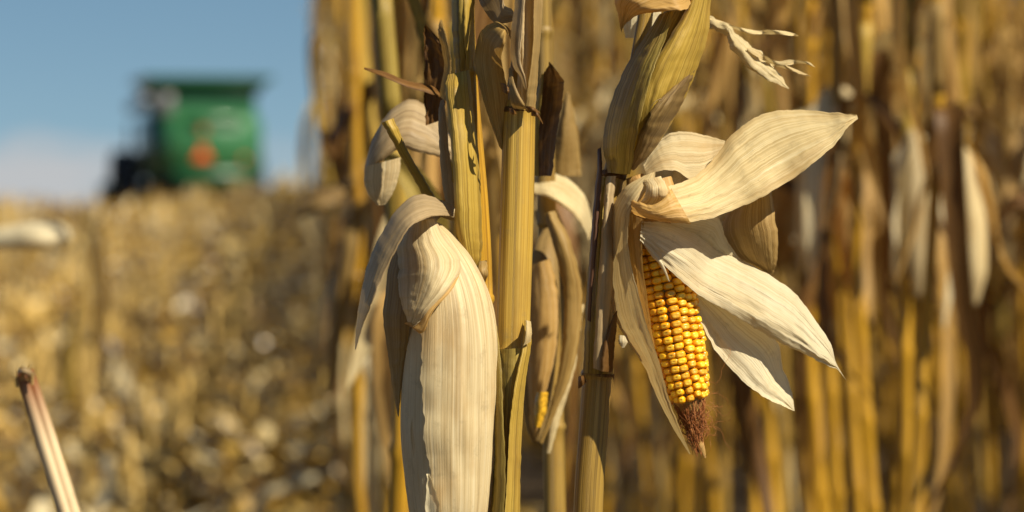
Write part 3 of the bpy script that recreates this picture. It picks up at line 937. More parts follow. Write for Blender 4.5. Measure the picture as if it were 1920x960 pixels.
# ------------------------------------------------------------------ front plants
def base_of(px, d):
    p = P(px, 960, d)
    return (float(p[0]), float(p[1]), 0.0)

def node_path(pts, nodes, swell=1.16, gap=9):
    """stalk path (px, py, d, r) resampled with swollen node rings at the given py"""
    p = np.array(pts, float)
    y = p[:, 1]
    ys_ = [y[0]]
    for a in np.linspace(y[0], y[-1], 150): ys_.append(a)
    for n in nodes: ys_ += [n - gap, n - gap * .4, n, n + gap * .4, n + gap]
    ys_ = sorted(set(ys_))
    o = y.argsort()
    # smooth interpolation over the dense resample
    dense = cr(p, 400); oo = dense[:, 1].argsort(); dense = dense[oo]
    res = []
    for q in ys_:
        row = [float(np.interp(q, dense[:, 1], dense[:, k])) for k in range(4)]
        for n in nodes:
            if abs(q - n) < gap * .5: row[3] *= swell
        res.append(row)
    return np.array(res)

def stalk_tube(pts, nodes, **k):
    q = node_path(pts, nodes, **k)
    t = Tube.__new__(Tube)
    t.set(P(q[:, 0], q[:, 1], q[:, 2]), q[:, 3] / FPX * q[:, 2])
    return t

GROUND_Y = lambda d: 335 + CAM_H * FPX / d

class Plant:
    def __init__(self, px, d, label, group='sharp corn plants at the front of the row'):
        self.o = base_of(px, d)
        self.root = empty('corn_plant', self.o, label, 'corn plant', group)
    def node(self, t, y0, y1, mat, k=1.07):
        py = 480 - FPX * ((t.c[:, 2] - CAM_H) * CT + t.c[:, 1] * ST) / (t.c[:, 1] * CT - (t.c[:, 2] - CAM_H) * ST)
        o = py.argsort()
        ys_ = np.linspace(y0, y1, 7)
        c = np.stack([np.interp(ys_, py[o], t.c[o, q]) for q in range(3)], 1)
        r = np.interp(ys_, py[o], t.r[o]) * np.array([.97, k * .98, k, k * .97, k, k * .98, .97])
        n = Tube.__new__(Tube); n.set(c, r)
        self.add('node', n.mesh(ns=40, groove=.02, seed=y0, lump=.03), mat)
    def add(self, name, mb, mat, parent=None, label=None):
        q = mb.build(name, M[mat] if isinstance(mat, str) else mat, parent or self.root, origin=self.o)
        if label: q['label'] = label
        return q

# ---- plant with the opened ear
A = Plant(1098, 2.11, 'corn plant whose peeled husk shows a yellow ear of kernels')
dA = 2.11
stA = stalk_tube([(1090, GROUND_Y(dA), dA, 32), (1092, 2200, dA, 31), (1096, 1300, dA, 29), (1103, 960, dA, 27.5), (1112, 820, dA, 27.5), (1120, 705, dA, 27), (1128, 560, dA, 24),
                  (1138, 420, dA, 19), (1150, 330, dA, 20), (1180, 200, dA + .01, 17), (1202, 80, dA + .02, 15), (1216, -40, dA + .02, 14), (1232, -400, dA + .02, 12), (1250, -1000, dA + .02, 9),
                  (1262, -1700, dA + .02, 6), (1270, -2300, dA + .02, 3)], [330, 702, 1130, 1580, 2050, 2500, 2900, -330, -760, -1200], swell=1.14)
A.add('stalk', stA.mesh(ns=28, groove=.022, kg=5, seed=1), 'stalk_olive')
A.node(stA, 699, 706, 'leaf_brown', 1.015); A.node(stA, 322, 336, 'leaf_brown', 1.1)
# clasping sheath below the ear: olive shell, dark purple strip, pale strip, brown wedge
A.add('leaf_sheath', sheet([(1094, 700, 2.105, 1149, 702, 2.105, .013), (1096, 640, 2.10, 1150, 660, 2.10, .013), (1099, 560, 2.10, 1147, 590, 2.10, .014), (1106, 470, 2.10, 1146, 480, 2.10, .012),
                            (1113, 390, 2.10, 1146, 390, 2.10, .010), (1122, 330, 2.10, 1148, 335, 2.10, .008)], seed=2, ribs=.0004, curlR=-.002), 'sheath_olive')
A.add('leaf_sheath', sheet([(1101, 600, 2.085, 1108, 604, 2.084, .001), (1103, 540, 2.084, 1111, 545, 2.081, .003), (1108, 450, 2.084, 1120, 455, 2.080, .004), (1113, 380, 2.086, 1126, 380, 2.082, .004), (1120, 310, 2.09, 1129, 312, 2.086, .004), (1120, 280, 2.10, 1127, 276, 2.10, .001)],
      seed=3, edge=2.0), 'sheath_dark', label='purple brown dried strip of sheath')
A.add('leaf_sheath', sheet([(1112, 690, 2.083, 1128, 696, 2.083, .002), (1116, 620, 2.080, 1140, 620, 2.080, .004), (1120, 540, 2.078, 1149, 530, 2.082, .005), (1127, 450, 2.076, 1150, 440, 2.082, .005), (1132, 380, 2.078, 1151, 380, 2.082, .005), (1136, 330, 2.082, 1156, 330, 2.085, .004)],
      seed=4, ribs=.0003), 'leaf_grey', label='grey cream strip of sheath')
A.add('leaf_sheath', sheet([(1126, 696, 2.076, 1148, 698, 2.084, .003), (1130, 660, 2.076, 1152, 660, 2.084, .003), (1140, 620, 2.078, 1156, 615, 2.084, .002), (1150, 590, 2.082, 1157, 582, 2.084, .0)], seed=5), 'leaf_brown')
for i, (x0, y0, x1, y1, w) in enumerate(((1096, 706, 1084, 726, 20), (1146, 704, 1152, 716, 12))):
    A.add('sheath_scrap', sheet([(x0, y0 - 2, 2.09, x0 + 4, y0 + w * .5, 2.09, 0), ((x0 + x1) / 2, y0 - 1, 2.085, (x0 + x1) / 2 + 2, y0 + w * .9, 2.085, .002), (x1, y1 - 20, 2.09, x1, y1 + 4, 2.09, 0)], seed=6 + i, nv=14, edge=2), 'leaf_brown')
# swollen sheath above the ear
shT = Tube([(1158, 326, 2.10, 18), (1164, 290, 2.10, 27), (1176, 230, 2.10, 35), (1204, 165, 2.10, 40), (1240, 95, 2.10, 36), (1278, 20, 2.10, 27), (1312, -60, 2.10, 17), (1335, -130, 2.10, 8)], 40)
sh = A.add('leaf_sheath', shT.mesh(ns=26, groove=.02, kg=5, lump=.05, seed=8), 'sheath_olive', label='swollen olive gold sheath above the open ear')
A.add('sheath_fold', sheet([(1290, -90, 2.07, 1352, -95, 2.09, .010), (1292, 0, 2.065, 1334, 0, 2.09, .012), (1260, 62, 2.06, 1330, 50, 2.09, .015), (1232, 110, 2.055, 1319, 95, 2.09, .018), (1212, 150, 2.055, 1300, 148, 2.09, .019),
                            (1203, 190, 2.055, 1279, 195, 2.09, .017), (1197, 235, 2.06, 1255, 238, 2.09, .013), (1188, 280, 2.07, 1224, 284, 2.09, .008), (1180, 316, 2.08, 1188, 320, 2.085, .001)],
      nu=18, seed=9, ribs=.0004, crumple=.003), 'sheath', sh)
A.add('sheath_fold', sheet([(1237, 26, 2.06, 1264, 20, 2.055, .002), (1205, 75, 2.07, 1247, 75, 2.047, .006), (1172, 128, 2.08, 1229, 120, 2.04, .010), (1148, 185, 2.09, 1214, 170, 2.036, .013), (1134, 236, 2.09, 1202, 220, 2.036, .014),
                            (1131, 275, 2.09, 1192, 265, 2.045, .013), (1139, 324, 2.09, 1182, 327, 2.065, .008)], nu=18, seed=10, ribs=.0005, crumple=.0025, curlR=.002), 'sheath_olive', sh)
A.add('sheath_fold', sheet([(1296, 128, 2.084, 1304, 128, 2.087, .002), (1262, 162, 2.058, 1296, 152, 2.087, .009), (1226, 200, 2.048, 1278, 196, 2.085, .014), (1203, 240, 2.052, 1252, 242, 2.085, .013), (1190, 282, 2.065, 1222, 286, 2.085, .008), (1181, 316, 2.075, 1188, 320, 2.082, .001)],
      nu=16, seed=44, crumple=.004, edge=3), 'sheath_brown', sh)
# torn patch in the fold
A.add('sheath_fold', sheet([(1217, 204, 2.038, 1222, 196, 2.038, 0), (1222, 198, 2.033, 1230, 188, 2.036, .001), (1231, 188, 2.034, 1240, 184, 2.036, .001), (1236, 190, 2.036, 1242, 186, 2.038, 0)], nv=16, seed=11, edge=2), 'husk', sh)
# leaf wrapped round the top and its shredded end
A.add('leaf', sheet([(1165, 62, 2.09, 1168, 50, 2.09, .0), (1158, 26, 2.075, 1192, 30, 2.065, .004), (1152, -8, 2.07, 1225, 23, 2.045, .008), (1170, -30, 2.07, 1262, 20, 2.04, .008), (1230, -45, 2.06, 1287, 17, 2.045, .008), (1290, -40, 2.08, 1300, 0, 2.07, .004)], seed=12, nu=15, crumple=.003), 'husk_yellow')
A.add('leaf', sheet([(1170, 20, 2.15, 1240, 22, 2.15, .004), (1168, 50, 2.15, 1225, 55, 2.15, .004), (1172, 72, 2.15, 1200, 70, 2.15, .002)], seed=13), 'husk_white')
A.add('leaf', sheet([(1255, 20, 2.13, 1330, 30, 2.13, .004), (1262, 55, 2.13, 1325, 60, 2.13, .006), (1270, 70, 2.13, 1300, 78, 2.13, .002)], seed=14), 'husk')
shred = A.add('leaf', sheet([(1312, 24, 2.19, 1312, 56, 2.18, .002), (1345, 37, 2.18, 1341, 57, 2.17, .004), (1364, 46, 2.17, 1358, 66, 2.17, .004), (1384, 66, 2.17, 1366, 80, 2.165, .005), (1406, 84, 2.165, 1376, 99, 2.16, .006), (1430, 101, 2.165, 1400, 126, 2.155, .006),
                             (1450, 126, 2.16, 1430, 144, 2.155, .005), (1465, 144, 2.16, 1453, 156, 2.155, .002), (1480, 166, 2.155, 1478, 167, 2.155, 0)], seed=15, nv=50, nu=9, crumple=.005, edge=4), 'husk', label='shredded twisted pale leaf end')
for i, (pts, dd) in enumerate((([(1330, 36, 4), (1352, 42, 7), (1378, 52, 5), (1398, 57, 8), (1420, 61, 6), (1440, 60, 9), (1462, 61, 7), (1480, 63, 8), (1496, 67, 2)], 2.175),
                               ([(1400, 92, 5), (1420, 100, 13), (1440, 113, 10), (1460, 119, 8), (1480, 117, 10), (1500, 116, 5), (1516, 119, 5), (1530, 126, 1)], 2.155),
                               ([(1412, 104, 5), (1440, 116, 12), (1462, 122, 7), (1484, 130, 9), (1502, 137, 5), (1522, 143, 1)], 2.165))):
    A.add('leaf_shred', sheet([(x - (2 if k % 2 else -1), y - w / 2, dd + .004 * math.sin(k * 2.1), x, y + w / 2, dd - .004 * math.sin(k * 2.1), .001) for k, (x, y, w) in enumerate(pts)], seed=16 + i, nu=6, edge=2.2, crumple=.004), 'husk', shred)

# ---- the open ear
cobT = Tube([(1190, 330, 2.10, 16), (1204, 372, 2.10, 30), (1222, 430, 2.10, 42), (1238, 490, 2.10, 44), (1262, 600, 2.10, 44), (1279, 690, 2.10, 40), (1291, 748, 2.10, 30), (1298, 775, 2.10, 17), (1306, 815, 2.10, 8), (1312, 845, 2.10, 2)], 60)
ear = A.add('ear', cobT.mesh(ns=24, lump=.08, seed=20), 'cob', label='open ear with rows of orange yellow kernels')

def kernel_mesh(seed, as_mb=None):
    rd = random.Random(seed)
    nu_, nv_ = 14, 9
    V, C = [], []
    e = .72
    sg = lambda v, p: math.copysign(abs(v) ** p, v)
    for i in range(nv_):
        th = math.pi * i / (nv_ - 1)
        for j in range(nu_):
            ph = 6.283 * j / nu_
            x = sg(math.sin(th), .85) * sg(math.cos(ph), e); y = sg(math.sin(th), .85) * sg(math.sin(ph), e); z = sg(math.cos(th), .85)
            z2 = z
            rr_ = math.hypot(x, y)
            if z > 0:                               # dent in the crown
                z2 -= .24 * math.exp(-((x / .55) ** 2 + (y / .42) ** 2) * 1.6)
            k = .84 + .16 * min(1, (z + 1.0))        # narrower toward the cob
            V.append((x * k * (1 + .05 * rd.uniform(-1, 1)), y * k * (1 + .05 * rd.uniform(-1, 1)), z2))
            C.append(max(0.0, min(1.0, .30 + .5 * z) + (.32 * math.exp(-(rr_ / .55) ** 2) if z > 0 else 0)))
    F = []
    for i in range(nv_ - 1):
        for j in range(nu_):
            F.append([i * nu_ + j, (i + 1) * nu_ + j, (i + 1) * nu_ + (j + 1) % nu_, i * nu_ + (j + 1) % nu_])
    return np.array(V), F, C

def mesh_from(name, V, F, C, mat):
    me = bpy.data.meshes.new(name); me.from_pydata([tuple(v) for v in V], [], F)
    at = me.attributes.new('crown', 'FLOAT', 'POINT'); at.data.foreach_set('value', np.asarray(C, np.float32))
    me.materials.append(mat); me.polygons.foreach_set('use_smooth', [True] * len(me.polygons)); me.update()
    return me
kv = [kernel_mesh(600 + i) for i in range(6)]
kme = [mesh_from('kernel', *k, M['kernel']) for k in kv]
NROW = 16
Lc = cobT.al[-1]
t_start = float(np.interp(425, [0, 1], [0, 1])) if False else None
# arc length fractions of the first and last kernel ring
yy = [cobT.at(t)[0] for t in np.linspace(0, 1, 400)]
def t_at_py(py):
    best = min(range(400), key=lambda i: abs(480 - FPX * ((yy[i][2] - CAM_H) * CT + yy[i][1] * ST) / (yy[i][1] * CT - (yy[i][2] - CAM_H) * ST) - py))
    return best / 399
ta, tb_ = t_at_py(460), t_at_py(752)
pitch = 13.6 / FPX * 2.1
nring = int((tb_ - ta) * Lc / pitch)
rk = random.Random(5)
allk = []
for r_ in range(NROW):
    ang0 = 6.283 * (r_ + .18) / NROW
    ph = rk.uniform(0, 1)
    for i in range(nring):
        t = ta + (i + ph * .8) * (tb_ - ta) / nring
        if t > tb_ + .003: continue
        a = ang0 + .05 * math.sin(t * 17 + r_) + rk.gauss(0, .014)
        allk.append((t + rk.gauss(0, .0012), a))
cand = []
for t, a in allk:
    c, T, F_, S, r0 = cobT.at(t)
    o = math.cos(a) * F_ + math.sin(a) * S
    s = -math.sin(a) * F_ + math.cos(a) * S
    depth = .0046
    end = max(0.0, (t - (tb_ - .08)) / .08)
    hs = (6.283 * (r0 + .004) / NROW) / 2 * .99 * rk.uniform(.98, 1.08) * (1 - .08 * end)
    ht = (tb_ - ta) * Lc / nring / 2 * rk.uniform(.96, 1.12)
    out = r0 - .0002 + rk.gauss(0, .0005)
    Mx = Matrix(((s[0] * hs, T[0] * ht, o[0] * depth, c[0] + o[0] * out), (s[1] * hs, T[1] * ht, o[1] * depth, c[1] + o[1] * out), (s[2] * hs, T[2] * ht, o[2] * depth, c[2] + o[2] * out), (0, 0, 0, 1)))
    # how openly it shows: towards the camera, right of the left husk, below the folded husk
    py = 480 - FPX * ((c[2] - CAM_H) * CT + c[1] * ST) / (c[1] * CT - (c[2] - CAM_H) * ST)
    ppx = 960 + FPX * (c[0] + o[0] * out) / c[1]
    vis = math.cos(a) - (2 if py < 465 + max(0, ppx - 1210) * .85 else 0) - (.6 if ppx < 1205 + (py - 460) * .2 else 0)
    cand.append((vis, Mx))
cand.sort(key=lambda q: -q[0])
off = Matrix.Translation(-Vector(A.o))
for i, (v_, Mx) in enumerate(cand[:100]):
    k = bpy.data.objects.new('kernel', kme[i % 6]); COL.objects.link(k); k.parent = ear; k.matrix_local = off @ Mx
V, F, C, n = [], [], [], 0
for i, (v_, Mx) in enumerate(cand[100:]):
    b, f, c_ = kv[i % 6]; m4 = np.array(off @ Mx)
    V.append(b @ m4[:3, :3].T + m4[:3, 3]); F.extend([[n + q for q in z] for z in f]); C.extend(c_); n += len(b)
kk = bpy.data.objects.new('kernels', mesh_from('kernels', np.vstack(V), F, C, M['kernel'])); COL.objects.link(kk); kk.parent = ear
kk['kind'] = 'stuff'

# silk
def strand(mb, p, r_):
    p = np.asarray(p); n = len(p)
    T = np.gradient(p, axis=0); T /= np.linalg.norm(T, axis=1)[:, None] + 1e-9
    u = np.cross(T, [0.3, 1, .2]); u /= np.linalg.norm(u, axis=1)[:, None] + 1e-9
    w = np.cross(T, u)
    pts = np.stack([p + r_ * (math.cos(a) * u + math.sin(a) * w) for a in (0, 2.09, 4.19)], 1)
    al = np.linspace(0, .1, n)
    uv = np.zeros((n, 3, 2)); uv[..., 0] = rk.random(); uv[..., 1] = al[:, None] + rk.random()
    mb.grid(pts, uv, close=True)
sm = MB()
tip = P(1311, 846, 2.10)
for i in range(210):
    a = rk.uniform(0, 6.283); t = rk.uniform(tb_ - .004, tb_ + .05)
    p0 = cobT.surf(t, a, .0005); tg = tip + np.array([rk.gauss(0, .0022), rk.gauss(0, .0022), rk.gauss(0, .004)])
    end = rk.uniform(.3, .85) if i % 4 else rk.uniform(.75, 1.0)
    w1, w2, f1_ = rk.gauss(0, .0034), rk.gauss(0, .003), rk.uniform(1.5, 5)
    p = []
    for k in range(12):
        q = end * k / 11
        wv = math.sin(q * 6.283 * f1_ * .5 + a) * math.sin(math.pi * min(1, q * 1.1))
        p.append(p0 + (tg - p0) * q + cobT.S[-1] * w1 * wv + cobT.F[-1] * w2 * wv)
    strand(sm, cr(p, 24), rk.uniform(.00016, .0003))
for i in range(22):                             # loose hairs blown to the right
    t = rk.uniform(tb_ - .06, .93); a = rk.uniform(.7, 1.5); p = [cobT.surf(t, a, .0015)]
    v = np.array([.003 * rk.uniform(.2, 1.2), -.0004, rk.uniform(-.0035, .0005)])
    for k in range(rk.randint(5, 14)):
        v = v + np.array([rk.gauss(0, .0015), rk.gauss(0, .001), rk.gauss(0, .0015) - .0002])
        v *= .003 / (np.linalg.norm(v) + 1e-9)
        p.append(p[-1] + v)
    strand(sm, cr(p, len(p) * 2), .00013)
A.add('silk', sm, 'silk', ear)

H = lambda rows, mat, **k: A.add('husk_leaf', sheet(rows, **k), mat, ear)
# back husks first, then the front ones
H([(1370, 380, 2.13, 1447, 358, 2.12, .010), (1354, 425, 2.135, 1453, 405, 2.11, .014), (1362, 455, 2.135, 1459, 450, 2.11, .014), (1385, 482, 2.13, 1457, 490, 2.115, .010), (1415, 498, 2.125, 1452, 508, 2.12, .005), (1442, 514, 2.12, 1446, 517, 2.12, 0)],
  'olive', seed=30, ribs=.0006, nu=20)
H([(1206, 308, 2.10, 1212, 328, 2.09, .003), (1224, 275, 2.12, 1240, 320, 2.085, .008), (1245, 256, 2.135, 1268, 320, 2.085, .012), (1268, 247, 2.145, 1290, 334, 2.09, .012), (1295, 248, 2.15, 1302, 334, 2.105, .010), (1325, 254, 2.155, 1325, 326, 2.125, .006), (1360, 264, 2.15, 1350, 295, 2.135, .003)],
  'husk_cream', seed=31, ribs=.0003, nu=18, curlR=.003)
H([(1236, 392, 2.095, 1230, 432, 2.092, .003), (1295, 398, 2.10, 1285, 455, 2.10, .004), (1345, 408, 2.11, 1318, 470, 2.115, .005), (1362, 448, 2.118, 1345, 485, 2.12, .004), (1392, 492, 2.122, 1386, 496, 2.125, 0)], 'husk_white', seed=32, ribs=.0003)
H([(1290, 515, 2.10, 1280, 540, 2.10, .002), (1342, 555, 2.11, 1312, 600, 2.10, .006), (1402, 598, 2.115, 1340, 654, 2.105, .008), (1456, 640, 2.115, 1386, 708, 2.10, .009), (1467, 690, 2.115, 1426, 740, 2.095, .007), (1478, 712, 2.11, 1450, 753, 2.095, .004), (1486, 742, 2.105, 1472, 763, 2.095, .002), (1490, 770, 2.10, 1489, 771, 2.10, 0)],
  'husk_white', seed=33, ribs=.0003, nu=20, curlR=.004)
H([(1284, 800, 2.115, 1300, 790, 2.11, .001), (1290, 822, 2.11, 1312, 815, 2.105, .003), (1305, 838, 2.10, 1320, 832, 2.098, .002), (1322, 859, 2.095, 1324, 858, 2.095, 0)], 'husk_yellow', seed=34, nv=18)
H([(1172, 396, 2.085, 1208, 412, 2.07, .003), (1172, 450, 2.085, 1203, 458, 2.068, .003), (1184, 520, 2.085, 1211, 540, 2.07, .003), (1200, 580, 2.085, 1219, 600, 2.072, .002), (1218, 650, 2.085, 1228, 650, 2.075, 0)], 'husk_yellow', seed=35, curlR=.002)
H([(1206, 330, 2.07, 1230, 321, 2.075, .002), (1174, 350, 2.07, 1223, 345, 2.06, .006), (1152, 380, 2.08, 1202, 372, 2.055, .010), (1144, 412, 2.09, 1182, 402, 2.055, .010), (1141, 488, 2.095, 1179, 470, 2.06, .008), (1148, 580, 2.095, 1203, 575, 2.058, .008), (1174, 635, 2.09, 1222, 637, 2.058, .007),
   (1205, 683, 2.085, 1238, 685, 2.06, .006), (1232, 743, 2.08, 1254, 745, 2.065, .004), (1259, 797, 2.08, 1273, 797, 2.07, .002), (1292, 851, 2.08, 1295, 852, 2.078, 0)],
  'husk', seed=36, ribs=.0003, nu=18, nv=64, curlR=.0025)
H([(1203, 416, 2.070, 1200, 450, 2.066, .002), (1250, 418, 2.074, 1239, 491, 2.068, .003), (1304, 440, 2.092, 1277, 526, 2.071, .004), (1342, 465, 2.118, 1315, 556, 2.081, .006), (1385, 485, 2.122, 1363, 583, 2.088, .009), (1439, 514, 2.118, 1412, 613, 2.088, .011), (1488, 547, 2.112, 1463, 643, 2.088, .010),
   (1526, 596, 2.105, 1509, 664, 2.086, .008), (1558, 645, 2.10, 1547, 684, 2.085, .005), (1567, 678, 2.095, 1571, 694, 2.085, .002), (1586, 711, 2.09, 1585, 712, 2.09, 0)],
  'husk_white', seed=37, ribs=.00045, nu=28, nv=76, crumple=.0035, curlL=.002)
# thin torn strip lying over the first kernels
H([(1203, 452, 2.07, 1222, 462, 2.07, .001), (1220, 478, 2.07, 1232, 478, 2.069, .001), (1236, 496, 2.07, 1244, 496, 2.069, .001), (1253, 526, 2.072, 1256, 528, 2.072, 0)], 'husk_white', seed=38, nv=22)
H([(1196, 345, 2.085, 1258, 330, 2.085, .004), (1190, 370, 2.08, 1268, 362, 2.08, .005), (1190, 400, 2.08, 1268, 400, 2.08, .004)], 'husk_yellow', seed=46)
# crumpled base of the husks
H([(1206, 338, 2.062, 1240, 330, 2.06, .004), (1212, 352, 2.05, 1250, 348, 2.05, .007), (1206, 372, 2.052, 1254, 368, 2.05, .006), (1196, 384, 2.06, 1250, 384, 2.06, .003)], 'husk_cream', seed=39, ribs=.0008, crumple=.004)
H([(1176, 370, 2.062, 1180, 398, 2.06, .003), (1196, 378, 2.045, 1206, 408, 2.045, .006), (1225, 384, 2.035, 1236, 414, 2.035, .006), (1250, 366, 2.035, 1262, 418, 2.032, .005), (1258, 352, 2.04, 1296, 420, 2.03, .004)], 'husk_yellow', seed=40, ribs=.0003, nu=16)
H([(1253, 350, 2.05, 1290, 417, 2.045, .003), (1300, 332, 2.08, 1330, 410, 2.062, .006), (1338, 297, 2.105, 1385, 390, 2.07, .009), (1375, 250, 2.12, 1435, 366, 2.072, .011), (1430, 214, 2.13, 1490, 333, 2.078, .011), (1490, 206, 2.125, 1535, 298, 2.08, .009), (1545, 209, 2.115, 1568, 269, 2.085, .006), (1585, 213, 2.105, 1588, 241, 2.09, .003), (1606, 214, 2.10, 1609, 223, 2.095, 0)],
  'husk', seed=41, ribs=.0002, nu=26, nv=60, crumple=.0035, curlL=.002)
# small hanging point behind the left husk
H([(1160, 628, 2.10, 1176, 630, 2.10, .001), (1160, 642, 2.10, 1178, 640, 2.10, .002), (1166, 652, 2.10, 1170, 652, 2.10, 0)], 'husk_white', seed=42, nv=12)

# ---- the smooth golden stalk in the centre
B = Plant(948, 2.07, 'corn plant with a smooth golden stalk between the closed and open ears')
dB = 2.07
stB = stalk_tube([(935, GROUND_Y(dB), dB, 30), (938, 2200, dB, 29), (945, 1300, dB, 24), (950, 960, dB, 22), (958, 760, dB, 23), (961, 660, dB, 29.5), (964, 560, dB, 31), (969, 400, dB, 31.5), (974, 212, dB, 30),
                  (982, 120, dB, 24), (990, 0, dB, 22), (1000, -300, dB, 19), (1010, -800, dB, 14), (1018, -1500, dB, 8), (1022, -2200, dB, 3)], [207, 657, 1090, 1540, 2000, 2450, 2900, -240, -660, -1100], swell=1.05, gap=6)
B.add('stalk', stB.mesh(ns=48, groove=.035, kg=7, seed=24), 'stalk_tan')
B.node(stB, 201, 212, 'leaf_brown', 1.04); B.node(stB, 652, 661, 'leaf_brown', 1.03)
shB = lambda rows, mat, lab=None, **k: B.add('leaf_sheath', sheet(rows, **k), mat, None, lab)
shB([(932, 655, 2.055, 993, 652, 2.055, .010), (932, 700, 2.055, 987, 700, 2.055, .011), (930, 790, 2.055, 978, 790, 2.055, .010), (926, 960, 2.055, 973, 960, 2.055, .010), (920, 1300, 2.055, 972, 1300, 2.055, .010)], 'sheath_olive', seed=50, ribs=.0004)
shB([(984, 600, 2.06, 994, 602, 2.06, .001), (980, 650, 2.045, 996, 645, 2.055, .002), (966, 720, 2.035, 984, 725, 2.05, .003), (956, 800, 2.032, 978, 800, 2.05, .003), (950, 900, 2.032, 976, 900, 2.05, .003), (944, 1000, 2.032, 974, 1000, 2.05, .003)], 'sheath', seed=51, edge=1.6)
shB([(927, 612, 2.06, 932, 610, 2.06, 0), (926, 700, 2.05, 940, 690, 2.045, .002), (926, 800, 2.045, 945, 800, 2.035, .003), (924, 900, 2.045, 948, 900, 2.032, .003), (920, 1000, 2.045, 944, 1000, 2.032, .003)], 'sheath_olive', seed=52, edge=1.6)
# leaf sheaths above the top node
shB([(970, 200, 2.05, 998, 205, 2.05, .006), (970, 150, 2.04, 1001, 150, 2.045, .008), (972, 80, 2.035, 1002, 80, 2.045, .008), (974, 0, 2.035, 1002, 0, 2.045, .008), (980, -150, 2.04, 1004, -150, 2.045, .006)], 'husk_cream', seed=53, ribs=.0003)
shB([(986, 203, 2.045, 990, 204, 2.045, 0), (978, 150, 2.03, 986, 150, 2.025, .002), (960, 120, 2.035, 976, 110, 2.02, .004), (958, 60, 2.035, 980, 55, 2.02, .004), (966, 0, 2.035, 985, -5, 2.02, .004), (975, -120, 2.04, 990, -120, 2.03, .003)], 'leaf_grey', seed=54, edge=1.8)
shB([(984, 203, 2.04, 1004, 203, 2.05, .003), (990, 160, 2.03, 1007, 160, 2.05, .003), (999, 90, 2.025, 1012, 90, 2.05, .003), (1001, 20, 2.025, 1017, 20, 2.05, .003), (1003, -80, 2.025, 1018, -80, 2.05, .003)], 'leaf', seed=55, edge=1.5, label=None) if False else \
shB([(984, 203, 2.04, 1004, 203, 2.05, .003), (990, 160, 2.03, 1007, 160, 2.05, .003), (999, 90, 2.025, 1012, 90, 2.05, .003), (1001, 20, 2.025, 1017, 20, 2.05, .003), (1003, -80, 2.025, 1018, -80, 2.05, .003)], 'leaf_tan', seed=55, edge=1.5)
shB([(954, 128, 2.03, 957, 126, 2.03, 0), (954, 160, 2.025, 968, 165, 2.02, .001), (958, 190, 2.025, 984, 196, 2.02, .003), (962, 203, 2.03, 990, 206, 2.03, .003)], 'sheath_brown', seed=56, nv=20)
for i, (a, b_, c_, d_) in enumerate(((955, 207, 968, 213), (985, 203, 1012, 212), (996, 212, 1018, 232))):
    shB([(a, b_ - 4, 2.035, a, b_ + 5, 2.035, 0), ((a + c_) / 2, b_ - 3, 2.03, (a + c_) / 2, b_ + 8, 2.03, .002), (c_, d_ - 2, 2.035, c_, d_ + 1, 2.035, 0)], 'leaf_brown', seed=57 + i, nv=12, edge=2.5)
lfB = lambda rows, mat, lab=None, **k: B.add('leaf', sheet(rows, **k), mat, None, lab)
lfB([(960, 60, 2.06, 962, 82, 2.06, .001), (946, 46, 2.05, 950, 62, 2.03, .004), (926, 42, 2.05, 946, 83, 2.02, .006), (904, 56, 2.06, 940, 110, 2.03, .006), (892, 88, 2.07, 946, 140, 2.05, .006), (892, 128, 2.07, 952, 170, 2.06, .006), (900, 165, 2.07, 954, 205, 2.065, .006), (916, 220, 2.07, 950, 240, 2.07, .004), (936, 275, 2.07, 944, 285, 2.07, .001)],
    'leaf', seed=60, nu=18, crumple=.003)
lfB([(967, 40, 2.06, 962, 20, 2.06, .002), (938, 44, 2.08, 945, 5, 2.07, .005), (922, 38, 2.09, 950, -30, 2.07, .006), (905, 15, 2.09, 945, -60, 2.08, .006), (890, -15, 2.10, 920, -75, 2.09, .006), (870, -60, 2.10, 885, -90, 2.10, .001)], 'leaf_grey', seed=61, nu=16)
lfB([(1006, 330, 2.22, 1034, 330, 2.2, -.003), (1004, 260, 2.22, 1044, 250, 2.2, -.004), (1010, 190, 2.22, 1056, 175, 2.2, -.005), (1018, 140, 2.21, 1055, 148, 2.2, -.003), (1030, 116, 2.2, 1036, 122, 2.2, 0)], 'leaf_brown', 'dark brown upright blade stub', seed=62, nu=14, crumple=.005, edge=3)
lfB([(1000, 330, 2.215, 1010, 330, 2.21, .001), (1000, 240, 2.215, 1010, 245, 2.21, .001), (1006, 180, 2.215, 1016, 180, 2.21, .001), (1016, 138, 2.21, 1020, 138, 2.21, 0)], 'sheath', seed=162, nu=5)
B.add('sheath_scrap', sheet([(938, 155, 2.05, 942, 172, 2.05, .001), (948, 158, 2.03, 950, 176, 2.03, .002), (957, 166, 2.03, 958, 170, 2.03, 0)], nv=10, seed=63, edge=2), 'leaf_brown')
tear = B.add('sheath_scrap', sheet([(986, 600, 2.045, 996, 603, 2.05, .002), (986, 625, 2.04, 997, 628, 2.045, .002), (982, 648, 2.04, 996, 640, 2.045, .001)], nv=14, seed=64, edge=2.5), 'husk')

